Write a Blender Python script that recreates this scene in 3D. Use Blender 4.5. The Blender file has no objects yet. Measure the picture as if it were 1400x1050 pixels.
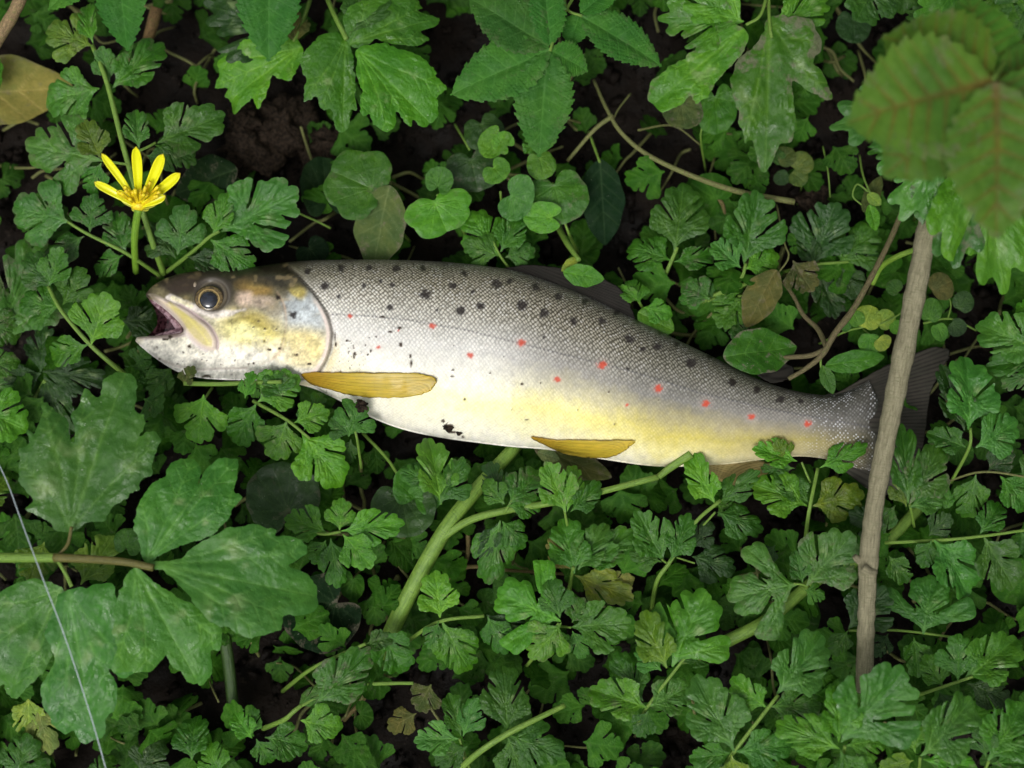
import bpy, math, random
import numpy as np
from mathutils import Vector, Matrix

# ------------------------------------------------------------------ camera, light
scene = bpy.context.scene
R = math.radians
Z0 = 0.030            # height of the fish's mid-plane above the soil
DIST, TILT, LENS = 0.55, R(8), 56.6
cam_d = bpy.data.cameras.new('camera')
cam = bpy.data.objects.new('camera', cam_d)
scene.collection.objects.link(cam)
CAM = Vector((0, -DIST * math.sin(TILT), Z0 + DIST * math.cos(TILT)))
cam.location = CAM
cam.rotation_euler = (TILT, 0, 0)
cam_d.lens = LENS
cam_d.sensor_width = 36
cam_d.clip_start = 0.01
cam_d.clip_end = 50
cam_d.dof.use_dof = True
cam_d.dof.focus_distance = 0.535
cam_d.dof.aperture_fstop = LENS / 1000 / 0.0085
scene.camera = cam

world = bpy.data.worlds.new('World')
scene.world = world
world.use_nodes = True
wn = world.node_tree.nodes
wl = world.node_tree.links
bg = wn['Background']
sky = wn.new('ShaderNodeTexSky')
sky.sky_type = 'NISHITA'
sky.sun_disc = False
SUN_EL, SUN_AZ = R(58), R(-155)      # azimuth measured from +Y towards +X
sky.sun_elevation = SUN_EL
sky.sun_rotation = SUN_AZ
sky.air_density = 1.0
sky.dust_density = 6.0
sky.ozone_density = 0.6
hs = wn.new('ShaderNodeHueSaturation')
hs.inputs['Saturation'].default_value = 0.15
wl.new(sky.outputs[0], hs.inputs['Color'])
wl.new(hs.outputs[0], bg.inputs[0])
bg.inputs[1].default_value = 0.115
sun_d = bpy.data.lights.new('sun', 'SUN')
sun_d.energy = 1.4
sun_d.angle = R(24)
sun_d.color = (1.0, 0.985, 0.96)
sun = bpy.data.objects.new('sun', sun_d)
scene.collection.objects.link(sun)
sd = Vector((math.sin(SUN_AZ) * math.cos(SUN_EL), math.cos(SUN_AZ) * math.cos(SUN_EL), math.sin(SUN_EL)))
sun.rotation_euler = sd.to_track_quat('Z', 'Y').to_euler()
scene.view_settings.view_transform = 'Standard'
scene.view_settings.look = 'None'
scene.view_settings.gamma = 1
scene.view_settings.use_curve_mapping = False
scene.view_settings.exposure = 0.03

FWD = Vector((0, math.sin(TILT), -math.cos(TILT)))
UP = Vector((0, math.cos(TILT), math.sin(TILT)))
KPX = 36 / LENS / 1400

def P(px, py, z=Z0):
    """where the photograph's pixel meets the level z"""
    d = FWD + Vector((1, 0, 0)) * ((px - 700) * KPX) + UP * ((525 - py) * KPX)
    return CAM + d * ((z - CAM.z) / d.z)

def Pn(px, py, z):
    dx = (px - 700) * KPX
    k = (525 - py) * KPX
    dy = FWD.y + UP.y * k
    dz = FWD.z + UP.z * k
    t = (z - CAM.z) / dz
    return CAM.x + dx * t, CAM.y + dy * t

def proj(X, Y, Z):
    X, Y, Z = X - CAM.x, Y - CAM.y, Z - CAM.z
    f = Y * FWD.y + Z * FWD.z
    u = Y * UP.y + Z * UP.z
    return 700 + X / f / KPX, 525 - u / f / KPX

# ------------------------------------------------------------------ numpy helpers
def vnoise(x, y, seed=0):
    rs = np.random.RandomState(seed)
    tab = rs.rand(256, 256)
    xi, yi = np.floor(x).astype(int), np.floor(y).astype(int)
    fx, fy = x - xi, y - yi
    fx, fy = fx * fx * (3 - 2 * fx), fy * fy * (3 - 2 * fy)
    g = lambda a, b: tab[a & 255, b & 255]
    return (g(xi, yi) * (1 - fx) * (1 - fy) + g(xi + 1, yi) * fx * (1 - fy)
            + g(xi, yi + 1) * (1 - fx) * fy + g(xi + 1, yi + 1) * fx * fy) * 2 - 1

def fbm(x, y, seed=0, o=4):
    s, a = 0, 0.5
    for i in range(o):
        s = s + a * vnoise(x * 2 ** i + 17.3 * i, y * 2 ** i + 5.1 * i, seed + i)
        a *= 0.55
    return s

def sst(a, b, x):
    t = np.clip((x - a) / (b - a), 0, 1)
    return t * t * (3 - 2 * t)

def catmull(pts, n=8, closed=False):
    p = [np.array(q, float) for q in pts]
    out = []
    m = len(p)
    rng = range(m) if closed else range(m - 1)
    for i in rng:
        if closed:
            a, b, c, d = p[i - 1], p[i], p[(i + 1) % m], p[(i + 2) % m]
        else:
            b, c = p[i], p[i + 1]
            a = p[i - 1] if i > 0 else 2 * b - c
            d = p[i + 2] if i + 2 < m else 2 * c - b
        for k in range(n):
            t = k / n
            out.append(0.5 * (2 * b + (c - a) * t + (2 * a - 5 * b + 4 * c - d) * t * t + (3 * b - a - 3 * c + d) * t ** 3))
    if not closed:
        out.append(p[-1])
    return np.array(out)

def seg_d(x, y, a, b):
    ax, ay = a[0], a[1]
    dx, dy = b[0] - ax, b[1] - ay
    L = dx * dx + dy * dy + 1e-12
    t = np.clip(((x - ax) * dx + (y - ay) * dy) / L, 0, 1)
    return np.hypot(x - ax - t * dx, y - ay - t * dy), t

def line_d(x, y, pts):
    d = np.full(np.shape(x), 1e9)
    for a, b in zip(pts[:-1], pts[1:]):
        d = np.minimum(d, seg_d(x, y, a, b)[0])
    return d

def poly_sdf(x, y, poly):
    d = np.full(x.shape, 1e9)
    ins = np.zeros(x.shape, bool)
    n = len(poly)
    for i in range(n):
        a, b = poly[i], poly[(i + 1) % n]
        d = np.minimum(d, seg_d(x, y, a, b)[0])
        c = (a[1] > y) != (b[1] > y)
        dy = b[1] - a[1]
        if abs(dy) > 1e-12:
            ins ^= c & (x < (b[0] - a[0]) * (y - a[1]) / dy + a[0])
    return np.where(ins, -d, d)

def grid_sheet(f, x0, x1, y0, y1, h):
    """mesh of the region f<0: a square grid whose rim is pulled onto f=0"""
    xs, ys = np.arange(x0, x1 + h, h), np.arange(y0, y1 + h, h)
    X, Y = np.meshgrid(xs, ys)
    def D(X, Y):
        e = h * 0.25
        v = f(X, Y)
        gx = (f(X + e, Y) - f(X - e, Y)) / (2 * e)
        gy = (f(X, Y + e) - f(X, Y - e)) / (2 * e)
        g = np.maximum(np.hypot(gx, gy), 0.25)
        return v / g, gx / g, gy / g
    d, gx, gy = D(X, Y)
    ok = d < h * 0.6
    q = ok[:-1, :-1] & ok[1:, :-1] & ok[:-1, 1:] & ok[1:, 1:]
    idx = np.arange(X.size).reshape(X.shape)
    faces = np.stack([idx[:-1, :-1][q], idx[:-1, 1:][q], idx[1:, 1:][q], idx[1:, :-1][q]], 1)
    used, inv = np.unique(faces, return_inverse=True)
    faces = inv.reshape(faces.shape)
    px, py = X.ravel()[used].copy(), Y.ravel()[used].copy()
    # rim = vertices with fewer than four faces
    cnt = np.bincount(faces.ravel(), minlength=len(used))
    rim = cnt < 4
    for _ in range(3):
        d, gx, gy = D(px, py)
        s = np.where(rim, np.clip(d, -h * 1.2, h * 1.2), 0)
        px -= s * gx
        py -= s * gy
    d = D(px, py)[0]
    d[rim] = 0
    return px, py, d, faces, rim

def new_mesh(name, V, F, attrs=None, cols=None, uv=None, smooth=True):
    me = bpy.data.meshes.new(name)
    V = np.asarray(V, dtype=np.float32)
    F = np.asarray(F, dtype=np.int32)
    me.vertices.add(len(V))
    me.vertices.foreach_set('co', V.ravel())
    k = F.shape[1]
    me.loops.add(F.size)
    me.loops.foreach_set('vertex_index', F.ravel())
    me.polygons.add(len(F))
    me.polygons.foreach_set('loop_start', np.arange(0, F.size, k, dtype=np.int32))
    me.polygons.foreach_set('loop_total', np.full(len(F), k, dtype=np.int32))
    me.update(calc_edges=True)
    me.validate()
    for n, a in (attrs or {}).items():
        at = me.attributes.new(n, 'FLOAT', 'POINT')
        at.data.foreach_set('value', np.asarray(a, np.float32).ravel())
    for n, a in (cols or {}).items():
        at = me.attributes.new(n, 'FLOAT_COLOR', 'POINT')
        a = np.asarray(a, np.float32)
        if a.shape[1] == 3:
            a = np.concatenate([a, np.ones((len(a), 1), np.float32)], 1)
        at.data.foreach_set('color', a.ravel())
    for n, a in (uv or {}).items():
        at = me.attributes.new(n, 'FLOAT_VECTOR', 'POINT')
        at.data.foreach_set('vector', np.asarray(a, np.float32).ravel())
    if smooth:
        me.polygons.foreach_set('use_smooth', np.ones(len(me.polygons), bool))
    return me

def link(name, me, parent=None, mat=None):
    o = bpy.data.objects.new(name, me)
    scene.collection.objects.link(o)
    if mat is not None and me is not None and not me.materials:
        me.materials.append(mat)
    if parent is not None:
        o.parent = parent
    return o

def tag(o, label=None, cat=None, group=None, kind=None):
    if label: o['label'] = label
    if cat: o['category'] = cat
    if group: o['group'] = group
    if kind: o['kind'] = kind
    return o

def thing(name, label, cat, loc, group=None):
    o = bpy.data.objects.new(name, None)
    o.empty_display_size = 0.01
    scene.collection.objects.link(o)
    o.location = loc
    return tag(o, label, cat, group)

# ------------------------------------------------------------------ materials
class NT:
    def __init__(s, name):
        s.m = bpy.data.materials.new(name)
        s.m.use_nodes = True
        s.t = s.m.node_tree
        s.b = s.t.nodes['Principled BSDF']
        s.out = s.t.nodes['Material Output']
    def n(s, typ, **kw):
        o = s.t.nodes.new('ShaderNode' + typ)
        for k, v in kw.items():
            setattr(o, k, v)
        return o
    def l(s, a, b):
        s.t.links.new(a, b)
    def v(s, x, sock):
        if hasattr(x, 'is_output'):
            s.l(x, sock)
        else:
            sock.default_value = x
    def attr(s, name, out='Fac'):
        return s.n('Attribute', attribute_name=name).outputs[out]
    def math(s, op, a, b=0.0, c=0.0, clamp=False):
        o = s.n('Math', operation=op, use_clamp=clamp)
        s.v(a, o.inputs[0]); s.v(b, o.inputs[1]); s.v(c, o.inputs[2])
        return o.outputs[0]
    def mix(s, f, a, b, mode='MIX'):
        o = s.n('Mix', data_type='RGBA', blend_type=mode)
        s.v(f, o.inputs[0]); s.v(a, o.inputs[6]); s.v(b, o.inputs[7])
        return o.outputs[2]
    def noise(s, vec, scale, detail=3, rough=0.55, w=None, dist=0.0):
        o = s.n('TexNoise')
        if w is not None:
            o.noise_dimensions = '4D'
            s.v(w, o.inputs['W'])
        if vec is not None: s.l(vec, o.inputs['Vector'])
        o.inputs['Scale'].default_value = scale
        o.inputs['Detail'].default_value = detail
        o.inputs['Roughness'].default_value = rough
        o.inputs['Distortion'].default_value = dist
        return o.outputs['Fac']
    def ramp(s, f, a, b, lo=0.0, hi=1.0):
        o = s.n('MapRange', interpolation_type='SMOOTHSTEP')
        s.v(f, o.inputs[0])
        o.inputs[1].default_value = a; o.inputs[2].default_value = b
        o.inputs[3].default_value = lo; o.inputs[4].default_value = hi
        return o.outputs[0]
    def bump(s, h, strength, dist, normal=None):
        o = s.n('Bump')
        o.inputs['Strength'].default_value = strength
        o.inputs['Distance'].default_value = dist
        s.l(h, o.inputs['Height'])
        if normal is not None: s.l(normal, o.inputs['Normal'])
        return o.outputs[0]
C4 = lambda r, g, b: (r, g, b, 1.0)

def leaf_material(name, vein_gain=(1.9, 1.55, 2.2), vein_add=(.03, .045, .015), spec=0.45, rough=0.31, trans=0.22, scale=1.0, coat=.62, vk=.75):
    m = NT(name)
    oi = m.n('ObjectInfo')
    tc = m.n('TexCoord').outputs['Object']
    if scale != 1:
        vs = m.n('VectorMath', operation='SCALE'); m.l(tc, vs.inputs[0]); vs.inputs['Scale'].default_value = scale; tc = vs.outputs[0]
    w = m.math('MULTIPLY', oi.outputs['Random'], 37.0)
    vary = m.attr('vary')
    tint = oi.outputs['Color']
    gain = m.math('ADD', m.math('MULTIPLY', m.math('SUBTRACT', oi.outputs['Random'], 0.5), 0.35), m.math('ADD', vary, 1.0))
    n1 = m.noise(tc, 3.2, 3, .6, w)
    n2 = m.noise(tc, 22, 4, .65, w)
    col = m.mix(m.ramp(n1, .35, .68), tint, m.mix(1.0, tint, C4(1.6, 1.3, 1.2), 'MULTIPLY'))
    g = m.n('Combine' + 'XYZ')
    for i in range(3): m.l(gain, g.inputs[i])
    col = m.mix(1.0, col, g.outputs[0], 'MULTIPLY')
    col = m.mix(m.ramp(n2, .3, .7, 0, .6), col, m.mix(1.0, col, C4(.6, .7, .6), 'MULTIPLY'))
    # paler veins and pale patches at the forks
    vein = m.attr('vein')
    vc = m.mix(1.0, m.mix(1.0, col, C4(*vein_gain), 'MULTIPLY'), C4(*vein_add), 'ADD')
    col = m.mix(m.math('MULTIPLY', vein, vk), col, vc)
    n3 = m.noise(tc, 7.0, 2, .5, w)
    blot = m.math('MULTIPLY', m.attr('fork'), m.ramp(n3, .48, .62, 0, .55))
    col = m.mix(blot, col, C4(.26, .36, .14))
    # dried brown rim and mud, ruled by the object's colour alpha
    dirt = m.math('SUBTRACT', 1.0, oi.outputs['Alpha'])
    n4 = m.noise(tc, 5.5, 6, .72, m.math('ADD', w, 9.0))
    edge = m.attr('edge')
    mud = m.math('MULTIPLY', m.ramp(m.math('ADD', n4, m.math('MULTIPLY', edge, .10)), .56, .66), dirt)
    mudc = m.mix(m.noise(tc, 40, 3, .6), C4(.05, .04, .03), C4(.30, .25, .19))
    col = m.mix(mud, col, mudc)
    # specks of grit
    n5 = m.noise(tc, 60, 2, .5, w)
    sp = m.ramp(n5, .72, .76, 0, .7)
    col = m.mix(sp, col, C4(.45, .5, .4))
    m.l(col, m.b.inputs['Base Color'])
    n6 = m.noise(tc, 6.5, 5, .68, m.math('ADD', w, 4.0))
    r = m.math('ADD', m.ramp(n6, .38, .62, .30, .0), m.math('ADD', m.math('MULTIPLY', m.ramp(n2, .3, .7), .12), rough - .08))
    r = m.math('ADD', r, m.math('MULTIPLY', mud, .3))
    m.l(r, m.b.inputs['Roughness'])
    m.b.inputs['Specular IOR Level'].default_value = spec
    hh = m.math('ADD', m.math('MULTIPLY', n2, .6), m.math('MULTIPLY', m.noise(tc, 75, 3, .6, w), .35))
    hh = m.math('ADD', hh, m.math('MULTIPLY', vein, -.5))
    hh = m.math('ADD', hh, m.math('MULTIPLY', m.noise(tc, 9, 3, .6, m.math('ADD', w, 2.0)), .9))
    bn = m.bump(hh, .55, .0008)
    m.b.inputs['Coat Roughness'].default_value = .13
    m.l(m.ramp(n6, .52, .70, .0, coat), m.b.inputs['Coat Weight'])
    m.l(bn, m.b.inputs['Coat Normal'])
    m.l(bn, m.b.inputs['Normal'])
    tr = m.n('BsdfTranslucent')
    m.l(m.mix(1.0, col, C4(1.2, 1.5, .5), 'MULTIPLY'), tr.inputs[0])
    m.l(bn, tr.inputs[1])
    mx = m.n('MixShader')
    mx.inputs[0].default_value = trans
    m.l(m.b.outputs[0], mx.inputs[1]); m.l(tr.outputs[0], mx.inputs[2])
    m.l(mx.outputs[0], m.out.inputs[0])
    return m.m

M_LEAF = leaf_material('leaf')
M_BROAD = leaf_material('broad_leaf', (1.75, 1.4, 1.8), (.03, .045, .012), spec=.34, rough=.33, coat=.38, vk=1.0)
M_LOW = leaf_material('low_leaf', spec=.15, rough=.45, scale=70, coat=.0)
M_DULL = leaf_material('dull_leaf', spec=.10, rough=.6, coat=.0)
M_MATT = leaf_material('hairy_leaf', (1.35, 1.3, 1.35), (.03, .045, .02), spec=.22, rough=.55, trans=.25, coat=.1)
M_REDV = leaf_material('red_veined_leaf', (1.55, .52, .9), (.012, .0, .0), spec=.2, rough=.5, trans=.3, coat=.1, vk=1.0)

def tube_material(name, ca, cb, cc, rough=.45, bumpd=.0006, fib=(10, 60), spec=.4, strength=.7):
    m = NT(name)
    v = m.attr('tc', 'Vector')
    oi = m.n('ObjectInfo')
    w = m.math('MULTIPLY', oi.outputs['Random'], 20.0)
    mp = m.n('Mapping'); m.l(v, mp.inputs[0]); mp.inputs['Scale'].default_value = (fib[0], fib[0], 1.0 * fib[1])
    n1 = m.noise(mp.outputs[0], 1.0, 5, .65, w)
    mp2 = m.n('Mapping'); m.l(v, mp2.inputs[0]); mp2.inputs['Scale'].default_value = (1.2, 1.2, 220)
    n2 = m.noise(mp2.outputs[0], 1.0, 4, .6, w)
    col = m.mix(m.ramp(n1, .3, .7), ca, cb)
    col = m.mix(m.ramp(n2, .5, .68, 0, .85), col, cc)
    m.l(m.mix(1.0, col, oi.outputs['Color'], 'MULTIPLY'), m.b.inputs['Base Color'])
    m.b.inputs['Roughness'].default_value = rough
    m.b.inputs['Specular IOR Level'].default_value = spec
    m.l(m.bump(m.math('ADD', n1, m.math('MULTIPLY', n2, .4)), strength, bumpd), m.b.inputs['Normal'])
    return m.m

M_STALK = tube_material('green_stalk', C4(.10, .20, .025), C4(.20, .33, .05), C4(.09, .17, .03), fib=(4, 25))
M_BROWNSTALK = tube_material('brown_green_stalk', C4(.10, .12, .035), C4(.19, .20, .06), C4(.10, .06, .035), rough=.6, fib=(4, 90))
M_STICK = tube_material('dry_stick', C4(.18, .165, .10), C4(.32, .295, .19), C4(.19, .185, .105), rough=.8, fib=(6, 28), spec=.15, bumpd=.0010, strength=.9)
M_TWIG = tube_material('brown_twig', C4(.06, .05, .025), C4(.18, .15, .075), C4(.09, .11, .03), rough=.75, fib=(5, 120), spec=.2)
# ------------------------------------------------------------------ leaf shapes (unit length, base at the origin, tip along +Y)
def smin(a, b, k):
    h = np.clip(0.5 + 0.5 * (b - a) / k, 0, 1)
    return b * (1 - h) + a * h - k * h * (1 - h)

def lobes_f(caps, k=0.018, nz=.012, sd=0.0):
    def f(x, y):
        d = None
        for (a, b, r0, r1) in caps:
            dd, t = seg_d(x, y, a, b)
            dd = dd - (r0 + (r1 - r0) * t)
            d = dd if d is None else smin(d, dd, k)
        return d + nz * vnoise(x * 17 + sd, y * 17 + sd * 2, 7) + nz * .5 * vnoise(x * 37, y * 37 + sd, 9)
    return f

def cel_shape(seed, wide=1.0, lob=1.0):
    r = random.Random(seed)
    j = lambda v, s=.03: v + r.uniform(-s, s)
    caps, veins, forks = [], [], []
    caps.append(((0, .02), (0, .48), .012, .20))
    caps.append(((0, .38), (j(0), .82), .17, j(.13, .02)))
    veins.append(((0, -.02), (0, .92), .020))
    slits = []
    for s in (-1, 1):
        for (y0, dx, y1, rr) in ((.62, .17, .76, .11), (.48, .22, .62, .10)):
            e = (s * j(dx, .02), j(y1, .02))
            caps.append(((0, y0), e, .15, rr + .015))
            veins.append(((0, y0 - .08), (e[0] * 1.25, e[1] + .03), .011))
        forks.append((s * .13, .5))
        L = r.uniform(.84, 1.1) * lob
        end = (s * .31 * wide * L, .18 + .27 * L + r.uniform(-.04, .04))
        caps.append(((0, .14), end, .05, j(.15, .02)))
        caps.append(((s * .12, .24), (end[0] * 1.12, end[1] - .10), .07, .11))
        veins.append(((0, .12), (end[0] * 1.38, end[1] * 1.22), .014))
        for (dx, dy) in ((.02, .15), (.17, -.02), (.08, -.14)):
            e = (end[0] + s * dx * wide, end[1] + dy)
            veins.append(((end[0] * .55, .12 + (end[1] - .12) * .55), e, .010))
        a = r.uniform(.36, .46)
        slits.append(((s * .11, a), (s * j(.42, .04) * wide, a + j(.32, .05)), .007, r.uniform(.016, .034)))
        if r.random() < .12:
            slits.append(((s * .16, .66), (s * .42, .84), .005, .03))
    base = lobes_f(caps, sd=seed * 3.1, nz=.006)
    N, ph = r.choice([10, 11, 12, 13]), r.uniform(0, 3)
    def f(x, y):
        v = base(x, y)
        for (p, q, r0, r1) in slits:
            dd, t = seg_d(x, y, p, q)
            v = np.maximum(v, r0 + (r1 - r0) * t - dd)
        th = np.arctan2(x, y - .33)
        c = 1 - np.abs(np.sin(N * th + ph + 2.2 * np.hypot(x, y - .4))) ** .7
        return v + .023 * c * sst(.16, .34, np.hypot(x, y))
    return f, veins, forks, (-.78, .78, -.05, 1.05)

def butter_shape(seed, wide=1.0):
    r = random.Random(seed + 50)
    j = lambda v, s=.03: v + r.uniform(-s, s)
    caps, veins, forks = [], [], []
    caps.append(((0, .02), (0, .4), .02, .16))
    caps.append(((0, .3), (0, .7), .17, .18))
    caps.append(((0, .68), (j(0), .96), .17, .05))
    veins.append(((0, -.02), (0, .96), .018))
    for s in (-1, 1):
        for (y0, dx, y1) in ((.68, .19, .84), (.5, .25, .66)):
            e = (s * j(dx, .03), j(y1))
            caps.append(((0, y0), e, .15, .075))
            veins.append(((0, y0 - .1), e, .010))
        forks.append((s * .17, .52)); forks.append((s * .1, .72))
        L = r.uniform(.85, 1.1)
        end = (s * .31 * wide * L, .12 + .32 * L)
        caps.append(((0, .1), end, .05, .17))
        veins.append(((0, .06), (end[0] * 1.5, end[1] * 1.35), .013))
        for (dx, dy, rr) in ((.10, .21, .065), (.18, .06, .055), (.12, -.07, .045)):
            e = (end[0] + s * j(dx, .02) * wide, end[1] + j(dy, .02))
            caps.append(((end[0] * .85, end[1] * .9), e, .15, rr + .015))
            veins.append(((end[0] * .5, .06 + (end[1] - .06) * .5), e, .009))
    base = lobes_f(caps, .012, .006, seed * 2.3)
    sl = []
    for s in (-1, 1):
        a = r.uniform(.36, .46)
        sl.append(((s * .10, a), (s * .40 * wide, a + r.uniform(.28, .38)), .006, r.uniform(.03, .06)))
        if r.random() < .5:
            sl.append(((s * .24 * wide, .20), (s * .62 * wide, .30), .004, .025))
    def f(x, y):
        v = base(x, y)
        for (p, q, r0, r1) in sl:
            dd, t = seg_d(x, y, p, q)
            v = np.maximum(v, r0 + (r1 - r0) * t - dd)
        th = np.arctan2(x, y - .3)
        return v + .014 * (1 - np.abs(np.sin(15 * th + seed))) * sst(.2, .4, np.hypot(x, y))
    return f, veins, forks, (-.8, .8, -.05, 1.08)

def bramble_shape(seed, w=.31, nt=13):
    r = random.Random(seed + 90)
    ph = r.random()
    def f(x, y):
        yy = np.clip(y, 0.0001, .9999)
        ww = w * np.sin(np.pi * yy ** .82) ** .75
        q = yy * nt + np.abs(x) * 2.2 + ph
        saw = 1 - (q - np.floor(q))
        saw2 = (q * 3.0) - np.floor(q * 3.0)
        d = np.abs(x) - ww + .040 * (1 - saw) - .012 * saw2
        return np.maximum(d, np.maximum(-y, y - 1) * 1.0)
    veins = [((0, -.02), (0, .97), .016)]
    for i in range(7):
        y0 = .08 + i * .115
        yt = y0 + .17 - i * .006
        ww = w * math.sin(math.pi * min(.99, yt) ** .82) ** .75
        for s in (-1, 1):
            veins.append(((0, y0), (s * ww * .97, yt), .010))
    return f, veins, [], (-.5, .5, -.02, 1.03)

def round_shape(seed, notch=.55, lobed=0.0, nl=5):
    r = random.Random(seed + 130)
    p1, p2 = r.random() * 6, r.random() * 6
    def f(x, y):
        dy = y - .5
        th = np.arctan2(x, -dy)          # 0 at the notch
        rr = np.hypot(x, dy)
        Rr = .5 * (1 - notch * np.exp(-(th / .30) ** 2) + .05 * np.exp(-((np.abs(th) - .75) / .3) ** 2)
                   + .025 * np.sin(3 * th + p1) + .012 * np.sin(11 * th + p2) + lobed * np.abs(np.cos(nl * th / 2 + .0)) - lobed * .5)
        return rr - Rr
    c = (0, .5 - .5 * (1 - notch) + .02)
    veins = [(c, (0, .97), .014)]
    for a in (.55, 1.05, 1.7, 2.3):
        for s in (-1, 1):
            veins.append((c, (s * .45 * math.sin(a), .5 + .45 * math.cos(a)), .010))
    return f, veins, [], (-.62, .62, -.1, 1.1)

def oval_shape(seed, w=.28):
    r = random.Random(seed + 170)
    p = r.random() * 6
    def f(x, y):
        yy = np.clip(y, .0001, .9999)
        ww = w * np.sin(np.pi * yy ** .9) ** .7 * (1 + .04 * np.sin(yy * 19 + p))
        return np.maximum(np.abs(x) - ww, np.maximum(-y, y - 1))
    veins = [((0, 0), (0, .98), .014)]
    for i in range(4):
        for s in (-1, 1):
            veins.append(((0, .1 + .17 * i), (s * w * .85, .32 + .17 * i), .008))
    return f, veins, [], (-.4, .4, -.03, 1.03)

def make_leaf(name, shape, seed, res, fold=.10, droop=.12, wave=.035, quilt=.010, mat=None, cup=0.0, bulge=0.0, curl=0.0):
    f, veins, forks, (x0, x1, y0, y1) = shape
    if mat is M_REDV: veins = [(p, q, w * 1.5) for (p, q, w) in veins]
    x, y, d, F, rim = grid_sheet(f, x0, x1, y0, y1, 1.0 / res)
    vein = np.zeros(len(x))
    qd = np.full(len(x), 9.0)
    for (a, b, wv) in veins:
        dd, t = seg_d(x, y, a, b)
        w = wv * (1.05 - .75 * t)
        w = np.maximum(w, .45 / res)
        vein = np.maximum(vein, np.exp(-(dd / w) ** 2) * (1 - .55 * t) * min(1, .45 + wv * 22))
        if wv >= .0125: qd = np.minimum(qd, dd)
    fork = np.zeros(len(x))
    for (a, b) in forks:
        fork = np.maximum(fork, np.exp(-(((x - a) ** 2 + (y - b) ** 2) / .07 ** 2)))
    z = quilt * (1 - np.exp(-(qd / .05) ** 2)) * (1 - np.exp(-(-d) / .03))
    z = z + bulge * (1 - np.exp(-(qd / .09) ** 2)) - curl * np.exp(d / .09)
    z = z + fold * np.sqrt(x * x + .002) - droop * y * y + cup * ((x * x) + (y - .5) ** 2)
    z = z + wave * fbm(x * 2.3 + seed * 3.7, y * 2.3 + 1.3, seed, 3) + wave * .22 * fbm(x * 9 + 5, y * 9 + seed, seed + 5, 2)
    edge = np.exp(d / .05)
    me = new_mesh(name, np.stack([x, y, z], 1), F, attrs={'vein': vein, 'fork': fork, 'edge': edge})
    me.materials.append(mat or M_LEAF)
    return me

random.seed(4)
LEAF = {}
LEAF['cel'] = [make_leaf('lobed_leaf', cel_shape(i, wide=[1, 1.15, .85, 1.05, .9, 1.2, 1, .8][i % 8], lob=[1, 1.1, .95, 1.15, 1, .9, 1.05, 1][i % 8]), i, 72,
                         fold=[.16, -.14, .34, .2, -.05, .26, -.2, .4][i % 8], droop=[.22, .05, .3, -.1, .38, .15, .25, .42][i % 8], wave=.075, quilt=.006, bulge=.022, curl=.035) for i in range(12)]
LEAF['wide'] = [make_leaf('lobed_leaf', cel_shape(i + 20, wide=1.45, lob=1.2), i, 70, fold=-.12, droop=.2, wave=.06, bulge=.025, curl=.04) for i in range(3)]
LEAF['butter'] = [make_leaf('broad_lobed_leaf', butter_shape(i, [1, 1.2, .8, 1.0, 1.1, .7][i]), i, 100, fold=.08, droop=.12, wave=.09, quilt=.004, bulge=.016, curl=.025) for i in range(6)]
LEAF['bramble'] = [make_leaf('serrated_leaf', bramble_shape(i, [.31, .34, .27][i], [12, 10, 14][i]), i + 3, 100, fold=.12, droop=.1, wave=.03, quilt=.022, mat=M_MATT) for i in range(3)]
LEAF['redbr'] = [make_leaf('serrated_leaf', bramble_shape(i + 7, .30, 11), i + 9, 80, fold=.10, droop=.14, wave=.03, quilt=.009, mat=M_REDV) for i in range(2)]
LEAF['round'] = [make_leaf('round_leaf', round_shape(i), i + 13, 56, fold=.0, droop=0, wave=.07, quilt=.012, cup=[.15, -.2, .25, .1][i]) for i in range(4)]
LEAF['ivy'] = [make_leaf('angular_leaf', round_shape(i + 5, .5, .16, 5), i + 17, 60, fold=.05, droop=.05, wave=.05, quilt=.012) for i in range(2)]
LEAF['cress'] = [make_leaf('small_round_leaf', round_shape(i + 9, .12), i + 21, 24, fold=.05, wave=.05, quilt=.01, droop=.05) for i in range(3)]
LEAF['oval'] = [make_leaf('oval_leaf', oval_shape(i, [.28, .22, .34][i]), i + 25, 60, fold=.1, droop=.12, wave=.06, quilt=.008) for i in range(3)]
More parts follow.
